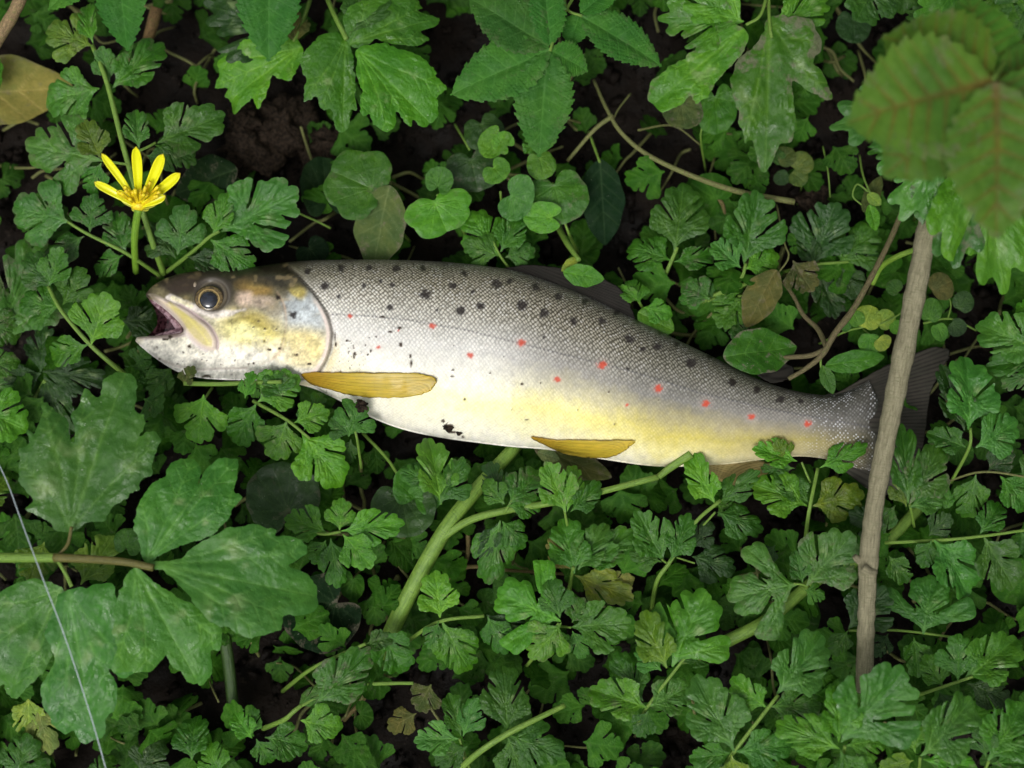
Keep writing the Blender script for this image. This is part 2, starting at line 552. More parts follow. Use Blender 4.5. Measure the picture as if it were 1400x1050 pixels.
def traced_leaf(key, pts, base, tip, tips, res=95, sc=1.0, off=(0, 0)):
    """a broad leaf with its own outline, given in pixels of the photograph"""
    cv = lambda p: np.array([off[0] + p[0] / sc, off[1] + p[1] / sc])
    B_, T_ = cv(base), cv(tip)
    d = np.array([T_[0] - B_[0], -(T_[1] - B_[1])]); L2 = d @ d
    def uu(p):
        q = cv(p); q = np.array([q[0] - B_[0], -(q[1] - B_[1])])
        return ((q[0] * d[1] - q[1] * d[0]) / L2, (q @ d) / L2)
    O = catmull([uu(p) for p in pts], 4, True)
    bb = (O[:, 0].min() - .04, O[:, 0].max() + .04, O[:, 1].min() - .04, O[:, 1].max() + .04)
    gx, gy = np.arange(bb[0] - .05, bb[1] + .07, .012), np.arange(bb[2] - .05, bb[3] + .07, .012)
    GX, GY = np.meshgrid(gx, gy)
    G = poly_sdf(GX, GY, O)
    def f(x, y):
        a = np.clip((x - gx[0]) / .012, 0, len(gx) - 1.001); b = np.clip((y - gy[0]) / .012, 0, len(gy) - 1.001)
        i, j = a.astype(int), b.astype(int); u, w = a - i, b - j
        v = (G[j, i] * (1 - u) + G[j, i + 1] * u) * (1 - w) + (G[j + 1, i] * (1 - u) + G[j + 1, i + 1] * u) * w
        return v + .015 * vnoise(x * 15, y * 15, 7) + .007 * vnoise(x * 42, y * 42, 8)
    b0 = np.array(uu(base))
    veins, forks = [((b0[0], b0[1]), (0, .97), .017)], []
    for i, t in enumerate(tips):
        t = np.array(uu(t))
        m = b0 + (t - b0) * .42 + np.array([0, .05])
        veins.append((tuple(b0), tuple(m), .0135)); veins.append((tuple(m), tuple(t), .012))
        for k in (.3, .55, .8):
            for s in (-1, 1):
                p = m + (t - m) * k; n = np.array([-(t - m)[1], (t - m)[0]]) * s
                e = p + (t - m) * .22 + n * .22
                veins.append((tuple(p), tuple(e), .009))
        forks.append(tuple(b0 + (t - b0) * .62 + np.array([.04, 0])))
    LEAF[key] = [make_leaf('broad_lobed_leaf', (f, veins, forks, bb), sum(map(ord, key)) % 17, res, fold=.07, droop=.10, wave=.055, quilt=.005, bulge=.014, curl=.02, mat=M_BROAD)]
    BASEW[key] = 1.0
    LNAME[key] = 'leaf_blade'
    return key
LNAME = {'cel': 'leaflet', 'wide': 'leaflet', 'butter': 'leaf_blade', 'bramble': 'leaf_blade', 'redbr': 'leaf_blade', 'round': 'leaf_blade',
         'ivy': 'leaf_blade', 'cress': 'leaflet', 'oval': 'leaf_blade'}
BASEW = {'cel': 1.0, 'wide': 1.15, 'butter': 1.0, 'bramble': .62, 'redbr': .6, 'round': 1.0, 'ivy': 1.0, 'cress': 1.0, 'oval': .56}

Z5 = dict(sc=1.909, off=(0, 500)); Z2 = dict(sc=2.917, off=(460, 0)); Z1 = dict(sc=2.917)
traced_leaf('tA', [(185, 430), (150, 425), (110, 395), (70, 370), (92, 345), (55, 300), (62, 258), (50, 215), (78, 205), (75, 165), (98, 172), (112, 98), (150, 120), (178, 160), (184, 215), (198, 195), (188, 130), (205, 110), (215, 55), (245, 82), (258, 70), (265, 30), (320, 12), (350, 55), (352, 110), (374, 130), (373, 160), (338, 207), (380, 180), (410, 185), (405, 230), (385, 262), (390, 285), (365, 302), (355, 330), (300, 370), (270, 410), (230, 415)],
            (185, 428), (322, 12), [(112, 100), (408, 200), (58, 250), (215, 60)], **Z5)
traced_leaf('tB', [(380, 512), (360, 460), (350, 400), (370, 345), (400, 300), (430, 285), (450, 250), (500, 240), (522, 268), (512, 318), (532, 272), (560, 245), (615, 240), (620, 290), (605, 330), (628, 345), (610, 370), (600, 400), (560, 435), (510, 460), (440, 485), (400, 508)],
            (385, 508), (560, 262), [(500, 242), (615, 245), (622, 348), (368, 350)], **Z5)
traced_leaf('tC', [(392, 515), (470, 500), (500, 470), (560, 435), (610, 420), (660, 412), (720, 425), (718, 441), (780, 455), (796, 485), (770, 508), (732, 520), (790, 530), (820, 560), (832, 600), (815, 635), (790, 652), (745, 652), (732, 690), (690, 698), (640, 705), (600, 685), (570, 672), (520, 640), (490, 600), (455, 560), (420, 535)],
            (396, 516), (830, 600), [(722, 430), (794, 485), (742, 655), (680, 696)], **Z5)
traced_leaf('tD', [(345, 530), (380, 545), (420, 580), (470, 610), (520, 640), (560, 670), (572, 700), (570, 740), (548, 750), (555, 790), (530, 838), (490, 825), (468, 800), (445, 790), (432, 752), (420, 775), (385, 797), (350, 800), (300, 790), (305, 740), (300, 680), (305, 620), (320, 570)],
            (355, 534), (515, 830), [(572, 722), (385, 795), (308, 775)], **Z5)
traced_leaf('tE', [(180, 588), (200, 585), (260, 570), (300, 575), (320, 640), (330, 700), (360, 770), (355, 805), (320, 815), (280, 790), (262, 760), (288, 810), (300, 850), (295, 900), (270, 930), (270, 965), (235, 990), (200, 985), (180, 960), (155, 970), (130, 940), (110, 890), (105, 830), (132, 790), (140, 755), (130, 740), (115, 700), (130, 650), (150, 600)],
            (180, 588), (232, 990), [(355, 800), (158, 965), (298, 870), (108, 860)], **Z5)
traced_leaf('tF', [(160, 580), (165, 620), (150, 680), (140, 745), (110, 800), (70, 840), (40, 872), (10, 870), (-2, 830), (-30, 860), (-60, 800), (-62, 700), (-40, 620), (0, 590), (60, 560), (110, 560)],
            (158, 584), (12, 868), [(70, 838), (-58, 760), (-40, 625)], **Z5)
traced_leaf('tG', [(83, 200), (160, 165), (230, 180), (330, 215), (395, 275), (392, 292), (415, 310), (440, 345), (402, 368), (410, 410), (395, 470), (340, 490), (305, 468), (300, 498), (260, 470), (222, 395), (240, 480), (210, 525), (150, 500), (138, 448), (112, 472), (94, 445), (100, 370), (75, 300), (78, 240)],
            (82, 205), (375, 478), [(440, 345), (300, 490), (212, 520), (105, 460)], **Z2)
traced_leaf('tH', [(40, 150), (32, 60), (60, 20), (120, 0), (200, -30), (300, -20), (350, 20), (332, 36), (410, 60), (385, 100), (342, 122), (370, 155), (310, 180), (220, 175), (160, 160), (95, 195), (60, 180)],
            (55, 172), (400, 66), [(345, 22), (365, 152), (120, 5)], **Z2)
traced_leaf('tI', [(470, 48), (482, 75), (484, 110), (487, 148), (478, 147), (476, 168), (467, 181), (456, 168), (451, 150), (440, 150), (433, 130), (414, 141), (418, 112), (411, 85), (425, 62), (446, 46)],
            (472, 52), (467, 180), [(418, 135), (485, 145), (438, 148)], sc=1.0)
traced_leaf('tJ', [(1205, 195), (1165, 320), (1110, 308), (1080, 288), (1068, 350), (1030, 430), (1003, 385), (985, 402), (925, 445), (905, 388), (888, 370), (895, 342), (845, 340), (870, 290), (865, 235), (920, 200), (960, 160), (1000, 150), (1080, 128), (1150, 130)],
            (1190, 190), (895, 400), [(1030, 425), (850, 335), (875, 240), (1160, 315)], **Z1)
traced_leaf('tM', [(1015, 38), (1022, 60), (1008, 82), (985, 105), (970, 126), (954, 141), (944, 129), (925, 146), (904, 150), (888, 130), (893, 105), (925, 85), (950, 68), (975, 50), (995, 35)],
            (1014, 42), (892, 140), [(952, 138), (925, 143), (900, 105)], sc=1.0)
traced_leaf('tN', [(378, 82), (330, 175), (262, 230), (235, 300), (240, 380), (265, 450), (284, 580), (312, 560), (325, 585), (370, 692), (400, 640), (430, 572), (472, 560), (488, 480), (480, 400), (468, 325), (455, 292), (520, 350), (635, 405), (600, 300), (562, 250), (592, 180), (560, 100), (500, 70), (400, 66)],
            (384, 78), (372, 690), [(635, 403), (285, 575), (590, 180)], sc=2.917, off=(920, 0))
TINT = {
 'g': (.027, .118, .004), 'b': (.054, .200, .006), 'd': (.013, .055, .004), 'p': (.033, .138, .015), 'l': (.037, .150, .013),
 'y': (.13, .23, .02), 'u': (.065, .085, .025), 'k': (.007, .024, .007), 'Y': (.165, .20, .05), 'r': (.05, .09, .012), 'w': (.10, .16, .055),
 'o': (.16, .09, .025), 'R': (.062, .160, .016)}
rng = random.Random(11)

def leaf_obj(kind, b, t, w, tint, parent, origin, roll=None, var=None, dirt=0.0, name=None):
    """a leaf blade from point b to point t"""
    Y = t - b
    L = Y.length
    Y.normalize()
    up = Vector((0, 0, 1))
    X = Y.cross(up)
    if X.length < 1e-4: X = Vector((1, 0, 0))
    X.normalize()
    roll = rng.uniform(-14, 14) if roll is None else roll
    X = Matrix.Rotation(R(roll), 3, Y) @ X
    Zv = X.cross(Y)
    protos = LEAF[kind]
    me = protos[rng.randrange(len(protos)) if var is None else var % len(protos)]
    o = bpy.data.objects.new(name or LNAME[kind], me)
    scene.collection.objects.link(o)
    sx = L * w / BASEW[kind]
    flip = -1 if rng.random() < .5 else 1
    if kind[0] == 't':
        flip = 1
    sc = (sx * flip, L, (L + sx) * .5)
    Mx = Matrix(((X.x * sc[0], Y.x * sc[1], Zv.x * sc[2], b.x - origin.x), (X.y * sc[0], Y.y * sc[1], Zv.y * sc[2], b.y - origin.y),
                 (X.z * sc[0], Y.z * sc[1], Zv.z * sc[2], b.z - origin.z), (0, 0, 0, 1)))
    o.parent = parent
    o.matrix_local = Mx
    c = TINT[tint]
    k = rng.uniform(.82, 1.18)
    if tint in 'gbl' and kind == 'cel' and rng.random() < .07: c = (c[0] * 2.4, c[1] * 1.15, c[2])
    if dirt == 0 and kind[0] != 't' and rng.random() < .12: dirt = rng.uniform(.15, .45)
    if tint in 'kuwY':
        o.material_slots[0].link = 'OBJECT'
        o.material_slots[0].material = M_DULL
    o.color = (c[0] * k * rng.uniform(.85, 1.2), c[1] * k, c[2] * k * rng.uniform(.9, 1.15), 1.0 - dirt)
    return o

def tube_mesh(pts, r0, r1, sides=10, ribs=0.0, n=7, lump=0.0, seed=0, radii=None):
    """pts: world points; returns a mesh of a tapering stalk"""
    C = catmull([tuple(p) for p in pts], n)
    m = len(C)
    T = np.gradient(C, axis=0)
    T /= np.linalg.norm(T, axis=1)[:, None] + 1e-12
    s = np.concatenate([[0], np.cumsum(np.linalg.norm(np.diff(C, axis=0), axis=1))])
    up = np.array([0, 0, 1.0])
    V, A = [], []
    B = np.cross(T, up)
    bl = np.linalg.norm(B, axis=1)
    B[bl < 1e-3] = (1, 0, 0)
    B /= np.linalg.norm(B, axis=1)[:, None]
    N = np.cross(B, T)
    an = np.arange(sides) * 2 * math.pi / sides
    for i in range(m):
        u = i / (m - 1)
        r = (r0 + (r1 - r0) * u) if radii is None else float(np.interp(u, np.linspace(0, 1, len(radii)), radii))
        r = r * (1 + lump * float(fbm(np.array([s[i] * 300]), np.array([seed * 1.7]), seed, 3)[0]) * 2)
        rr = r * (1 + ribs * np.where(np.arange(sides) % 2 == 0, 1, -1))
        V.append(C[i] + rr[:, None] * (np.cos(an)[:, None] * B[i] + np.sin(an)[:, None] * N[i]))
        A.append(np.stack([np.cos(an), np.sin(an), np.full(sides, s[i] * 10)], 1))
    for e in (0, -1):                      # close the ends
        ring = C[e] + (V[e] - C[e]) * .05
        at = A[e] * (.2, .2, 1)
        if e == 0: V.insert(0, ring); A.insert(0, at)
        else: V.append(ring); A.append(at)
    V = np.concatenate(V); A = np.concatenate(A)
    F = []
    for i in range(m + 1):
        for k in range(sides):
            k2 = (k + 1) % sides
            F.append((i * sides + k, i * sides + k2, (i + 1) * sides + k2, (i + 1) * sides + k))
    me = new_mesh('stalk', V, F, uv={'tc': A})
    return me

def tube(name, pts, r0, r1, mat, parent=None, origin=Vector((0, 0, 0)), tint=(1, 1, 1), **kw):
    pts = [Vector(p) - origin for p in pts]
    me = tube_mesh(pts, r0, r1, **kw)
    me.name = name
    o = link(name, me, parent, mat)
    o.color = (*tint, 1)
    return o

def plant(name, label, cat, z, stalks, leaves, tint='g', group=None, dirt=0.0, smat=None):
    """one plant or leaf: stalks = [(r_px0, r_px1, [(x, y, z_mm), ...])], leaves = [(kind, bx, by, tx, ty, w, dzb, dzt, tint, options)]"""
    z = z / 1000
    px, py = (stalks[0][2][0][:2] if stalks else leaves[0][1:3])
    o = P(px, py, z)
    o.z = 0.0
    if stalks:
        o.z = stalks[0][2][0][2] / 1000
    t = thing(name, label, cat, o, group)
    for (a, b, pts, *more) in stalks:
        W = [P(x, y, zz / 1000) for (x, y, zz) in pts]
        tube('stalk', W, a * .00025, b * .00025, smat or M_STALK, t, o, sides=10, ribs=.06, tint=more[0] if more else (1, 1, 1))
    for L in leaves:
        kind, bx, by, tx, ty, w = L[:6]
        dzb = L[6] if len(L) > 6 else 0
        dzt = L[7] if len(L) > 7 else rng.uniform(-4, 2)
        tn = L[8] if len(L) > 8 and L[8] else tint
        op = L[9] if len(L) > 9 else {}
        op = dict(op)
        op.setdefault('dirt', dirt)
        leaf_obj(kind, P(bx, by, z + dzb / 1000), P(tx, ty, z + dzt / 1000), w, tn, t, o, **op)
    return t
# ------------------------------------------------------------------ the soil
def build_ground():
    n = 420
    xs = np.linspace(-1, 1, n)
    xs = np.sign(xs) * (np.abs(xs) * .28 + np.abs(xs) ** 5 * 2.2)
    X, Y = np.meshgrid(xs, xs)
    Z = .0045 * fbm(X * 18, Y * 18, 3, 3) + .0028 * fbm(X * 70, Y * 70, 8, 4) + .0016 * np.abs(fbm(X * 240, Y * 240, 12, 3)) - .004
    idx = np.arange(n * n).reshape(n, n)
    F = np.stack([idx[:-1, :-1].ravel(), idx[:-1, 1:].ravel(), idx[1:, 1:].ravel(), idx[1:, :-1].ravel()], 1)
    me = new_mesh('soil', np.stack([X.ravel(), Y.ravel(), Z.ravel()], 1), F)
    m = NT('shaded_wet_soil')
    tc = m.n('TexCoord').outputs['Object']
    n1, n2 = m.noise(tc, 60, 5, .65), m.noise(tc, 420, 4, .6)
    col = m.mix(m.ramp(n1, .3, .7), C4(.004, .0032, .0025), C4(.014, .010, .0075))  # wet earth, with the shade of the gaps put into its colour
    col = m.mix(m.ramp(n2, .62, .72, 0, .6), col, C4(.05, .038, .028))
    m.l(col, m.b.inputs['Base Color'])
    m.l(m.ramp(n1, .3, .7, .45, .85), m.b.inputs['Roughness'])
    m.b.inputs['Specular IOR Level'].default_value = .10
    m.l(m.bump(m.math('ADD', n1, m.math('MULTIPLY', n2, .5)), .8, .002), m.b.inputs['Normal'])
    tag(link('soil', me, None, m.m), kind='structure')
    # crumbs of earth lying on it
    rs = np.random.RandomState(5)
    bx = np.array([[-1, -1, -1], [1, -1, -1], [1, 1, -1], [-1, 1, -1], [-1, -1, 1], [1, -1, 1], [1, 1, 1], [-1, 1, 1]], float)
    bf = np.array([[0, 3, 2, 1], [4, 5, 6, 7], [0, 1, 5, 4], [1, 2, 6, 5], [2, 3, 7, 6], [3, 0, 4, 7]])
    V, F2 = [], []
    for i in range(5000):
        s = .0006 + .0022 * rs.rand() ** 3
        v = bx * s * (1 + .5 * rs.randn(8, 1) * .5) * rs.uniform(.5, 1.1, 3)
        a = rs.rand() * 6.28
        c_, s_ = math.cos(a), math.sin(a)
        v = v @ np.array([[c_, s_, 0], [-s_, c_, 0], [0, 0, 1]]) @ np.array([[1, 0, 0], [0, c_, s_], [0, -s_, c_]])
        x, y = rs.uniform(-.22, .22), rs.uniform(-.17, .17)
        z = .0045 * float(fbm(np.array([x * 18]), np.array([y * 18]), 3, 3)[0]) - .002
        V.append(v + (x, y, z)); F2.append(bf + 8 * i)
    tag(link('soil_crumbs', new_mesh('soil_crumbs', np.concatenate(V), np.concatenate(F2)), None, m.m), 'wet crumbs of earth darkened for the shade between the leaves', 'soil', kind='stuff')
build_ground()

# ------------------------------------------------------------------ low leaves nobody could count
def build_under():
    protos = []
    for k in range(5):
        f, veins, forks, bb = cel_shape(200 + k, wide=1.0 + .1 * k)
        protos.append((f, veins, bb))
    f, veins, forks, bb = round_shape(40); protos.append((f, veins, bb))
    P2 = []
    for i, (f, veins, bb) in enumerate(protos):
        x, y, d, F, rim = grid_sheet(f, *bb, 1 / 26)
        z = .1 * np.abs(x) - .15 * y * y + .08 * fbm(x * 2 + i, y * 2, i, 2)
        vn = np.zeros(len(x))
        for (a, b, w) in veins:
            vn = np.maximum(vn, np.exp(-(seg_d(x, y, a, b)[0] / .025) ** 2) * .6)
        P2.append((np.stack([x, y, z], 1), F, vn))
    rs = np.random.RandomState(21)
    dark = [(360, 160, 100, 110), (240, 60, 50, 60), (850, 300, 60, 75), (1190, 130, 60, 90), (1320, 500, 70, 55), (900, 160, 90, 50), (420, 320, 60, 35),
            (1130, 290, 90, 40), (40, 200, 80, 50), (60, 590, 60, 30), (330, 930, 60, 50), (560, 970, 60, 40), (540, 1010, 70, 40)]
    V, F, VN, VA = [], [], [], []
    off = 0
    tries = 0
    count = 0
    while count < 1600 and tries < 9000:
        tries += 1
        x, y = rs.uniform(-180, 1580), rs.uniform(-160, 1210)
        q = 1.0
        for (cx, cy, rx, ry) in dark:
            e = ((x - cx) / rx) ** 2 + ((y - cy) / ry) ** 2
            if e < 1: q *= .10
        if rs.rand() > q: continue
        level = rs.rand()
        zz = .002 + .017 * level
        if count > 1150:                      # a second storey where the plants crowd
            if not (y > 660 or x > 1230 or (x < 470 and y > 540) or (880 < x < 1230 and y < 470)): continue
            zz = .018 + .010 * level
        p = P(x, y, zz)
        s = rs.uniform(.009, .017)
        v, f, vn = P2[rs.randint(len(P2)) if rs.rand() < .35 else rs.randint(5)]
        a = rs.uniform(0, 6.283)
        tx, ty = rs.normal(0, .35), rs.normal(0, .35)
        Mx = (Matrix.Rotation(a, 3, 'Z') @ Matrix.Rotation(tx, 3, 'X') @ Matrix.Rotation(ty, 3, 'Y'))
        v2 = (v * s) @ np.array(Mx).T + np.array(p)
        V.append(v2); F.append(f + off); VN.append(vn)
        VA.append(np.full(len(v), rs.uniform(-.35, .35)))
        off += len(v)
        count += 1
    me = new_mesh('low_leaf_cover', np.concatenate(V), np.concatenate(F), attrs={'vein': np.concatenate(VN), 'vary': np.concatenate(VA)})
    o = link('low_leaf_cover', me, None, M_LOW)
    o.color = (.022, .092, .005, .82)  # tint lowered to put the deep shadow between plants into the colour
    tag(o, 'mass of small leaves lying low over the soil, darkened for shade', 'ground cover', kind='stuff')
    # thin rootlets and stalks down there
    V, F, A, off = [], [], [], 0
    for i in range(210):
        x, y = rs.uniform(-60, 1460), rs.uniform(-50, 1100)
        a = rs.uniform(0, 6.283)
        L = rs.uniform(40, 130)
        pts = []
        for k in range(4):
            pts.append(tuple(P(x + math.cos(a) * L * k / 3 + rs.normal(0, 5), y + math.sin(a) * L * k / 3 + rs.normal(0, 5), rs.uniform(.001, .016))))
        me = tube_mesh(pts, rs.uniform(.0003, .0009), rs.uniform(.0003, .0006), sides=5, n=4)
        v = np.zeros(len(me.vertices) * 3, np.float32); me.vertices.foreach_get('co', v)
        fl = np.zeros(len(me.loops), np.int32); me.loops.foreach_get('vertex_index', fl)
        tc = np.zeros(len(me.vertices) * 3, np.float32); me.attributes['tc'].data.foreach_get('vector', tc)
        V.append(v.reshape(-1, 3)); F.append(fl.reshape(-1, 4) + off); A.append(tc.reshape(-1, 3))
        off += len(V[-1])
        bpy.data.meshes.remove(me)
    o = link('low_stalks', new_mesh('low_stalks', np.concatenate(V), np.concatenate(F), uv={'tc': np.concatenate(A)}), None, M_BROWNSTALK)
    tag(o, 'tangle of thin stalks and rootlets low among the leaves', 'undergrowth', kind='stuff')
build_under()
# ------------------------------------------------------------------ the trout (all outlines in pixels at the fish's mid-plane)
PX = .00025
TOP = [(199, 404), (204, 396), (216, 386), (240, 376), (268, 371), (300, 369), (340, 367), (380, 361), (430, 357), (500, 356), (560, 357), (620, 360), (690, 368), (720, 375), (750, 385),
       (780, 396), (810, 409), (840, 423), (871, 438), (920, 462), (970, 486), (1020, 511), (1060, 527), (1100, 537), (1135, 540), (1165, 532), (1188, 520)]
TAILEND = [(1200, 545), (1203, 580), (1200, 615), (1196, 645)]
BOT = [(1170, 640), (1130, 628), (1090, 624), (1040, 629), (990, 635), (930, 638), (890, 637), (850, 632), (800, 624), (750, 615), (700, 611), (650, 605), (600, 598), (550, 587),
       (510, 572), (480, 556), (450, 541), (425, 530), (390, 523), (340, 520), (300, 519), (270, 516), (240, 507), (213, 490), (195, 476), (185, 466)]
MOUTH = [(187, 461), (200, 460), (225, 459), (252, 456), (247, 444), (235, 432), (222, 421), (208, 412)]
OUT = np.concatenate([catmull(TOP, 4), catmull(TAILEND, 4), catmull(BOT, 4), catmull(MOUTH, 3)])
tp = np.array(catmull(TOP, 6)); bp_ = np.array(catmull([(1200, 645)] + BOT, 6))
tp = np.concatenate([[[184, 440]], tp, [[1203, 515]]])
bp_ = bp_[np.argsort(bp_[:, 0])]; bp_ = np.concatenate([bp_, [[1206, 646]]])
def ytop(x): return np.interp(x, tp[:, 0], tp[:, 1])
def ybot(x): return np.interp(x, bp_[:, 0], bp_[:, 1])
def thick(x): return np.interp(x, [184, 200, 230, 290, 350, 430, 560, 700, 850, 1000, 1100, 1160, 1203], [7, 15, 27, 41, 51, 60, 70, 69, 58, 43, 29, 20, 9])

def fish_v(x, y):
    a, b = ytop(x), ybot(x)
    return np.clip((y - a) / (b - a), 0, 1)
def fish_h0(x, y, d=None):
    """half thickness in pixels at a point of the outline plane"""
    v = fish_v(x, y) * 2 - 1
    p = np.sqrt(np.clip(1 - np.abs(v) ** 2.15, 0, 1))
    if d is not None:
        r = np.clip(-d / 13, 0, 1)
        p = np.minimum(p, np.sqrt(np.clip(1 - (1 - r) ** 2, 0, 1)))
    return thick(x) * p
def fpx(wx, wy):
    """world x, y on the mid-plane to outline pixels"""
    return proj(wx, wy, Z0)
def onfish(ix, iy, lift=0.0):
    """world point of the fish's upper surface seen at photo pixel ix, iy"""
    z = Z0 + .01
    for _ in range(12):
        w = P(ix, iy, z)
        u, v = fpx(w.x, w.y)
        h = float(fish_h0(np.array([u]), np.array([v]))[0])
        z = .5 * z + .5 * (Z0 + h * PX)
    w = P(ix, iy, z)
    w.z += lift
    return w

BLACK = [(444, 391, 6), (498, 390, 4), (542, 367, 5), (578, 367, 5), (581, 402, 8), (537, 390, 4), (534, 420, 5), (619, 391, 6), (635, 373, 5), (630, 425, 7), (658, 418, 6),
         (679, 388, 7), (714, 417, 8), (697, 384, 5), (744, 428, 7), (733, 392, 6), (763, 405, 6), (784, 439, 6), (823, 439, 6), (861, 463, 7), (899, 474, 6), (879, 478, 4), (744, 461, 2.5),
         (858, 504, 2.5), (597, 424, 2.5), (467, 367, 5), (402, 431, 5), (380, 407, 4), (944, 496, 7), (1002, 522, 6), (1067, 546, 6), (971, 487, 5), (800, 412, 5), (843, 428, 5), (905, 452, 6),
         (872, 438, 5), (505, 366, 4), (463, 405, 3.5), (421, 370, 5), (1035, 532, 5), (520, 384, 3), (646, 399, 3), (925, 470, 4), (1095, 548, 4)]
RED = [(479, 432, 5), (591, 446, 6.5), (518, 475, 4.5), (643, 486, 6.5), (713, 469, 9), (762, 519, 7), (823, 499, 9), (900, 531, 8), (857, 554, 3.5), (965, 552, 8), (1028, 570, 7), (1104, 579, 7), (545, 452, 2.5)]
LATERAL = [(452, 430), (500, 432), (560, 438), (640, 452), (700, 467), (760, 482), (860, 507), (960, 538), (1060, 561), (1190, 584)]
GILL = catmull([(396, 368), (412, 384), (430, 404), (444, 426), (452, 450), (451, 474), (444, 494), (430, 512), (405, 519)], 6)
PREOP = catmull([(379, 400), (388, 416), (391, 436), (390, 456), (386, 474), (376, 488), (358, 498)], 6)
MAXU = catmull([(201, 401), (212, 402), (228, 409), (246, 417), (264, 428), (280, 440), (290, 450), (297, 464), (297, 476)], 4)
MAXL = catmull([(297, 476), (290, 481), (276, 477), (264, 468), (252, 454), (244, 442), (233, 430), (222, 420), (210, 411)], 4)
MAXP = np.concatenate([MAXU, MAXL])
rsm = np.random.RandomState(77)
MUD = [(226, 464, 7, 3), (233, 461, 4, 3), (259, 474, 5, 3), (215, 475, 2.5, 2), (251, 482, 1.6, 2), (278, 484, 2.2, 1.6), (276, 491, 2, 1.6), (283, 493, 1.6, 1.6), (340, 498, 3, 1.6), (347, 497, 2, 1.6),
       (369, 478, 4, 2.2), (382, 476, 3, 2), (423, 498, 5, 2.4), (405, 486, 3, 3), (354, 439, 2, 1.2), (363, 450, 2.5, 2), (218, 491, 3, 1.6), (245, 498, 6, 1.4), (282, 515, 9, 3), (458, 460, 1.5, 8), (459, 471, 1.4, 5),
       (322, 493, 1.5, 1.5), (378, 450, 1.5, 1.5), (347, 448, 1.5, 1), (362, 467, 1.2, 1.6), (523, 434, 6, 3), (546, 449, 4, 4), (534, 454, 5, 2), (548, 472, 4, 5), (503, 485, 2, 2), (507, 481, 2, 4), (484, 488, 2.5, 4),
       (485, 484, 1.5, 6), (474, 466, 1.6, 3), (619, 506, 3, 1.4), (618, 515, 3, 2), (635, 546, 2, 2), (714, 525, 3, 2.5), (720, 574, 3, 1.4), (670, 510, 1.5, 1.5), (739, 524, 1.5, 1.2), (562, 497, 2.2, 8), (561, 488, 2, 5),
       (478, 553, 3, 2), (606, 576, 4, 5), (613, 583, 9, 6), (620, 591, 8, 3), (633, 597, 4, 2), (597, 518, 1.5, 1.5), (620, 472, 1.4, 1.4), (900, 547, 1.5, 1.5), (832, 536, 1.5, 1.2), (250, 494, 1.5, 1.5), (302, 498, 1.6, 1),
       (505, 462, 2, 1.5), (514, 461, 1.4, 1.2), (448, 520, 2, 1.5), (500, 472, 1.2, 2), (688, 488, 1, 1), (580, 462, 1, 1), (655, 540, 1, 1), (790, 560, 1.2, 1), (840, 580, 1.2, 1), (700, 560, 1, 1.2)]

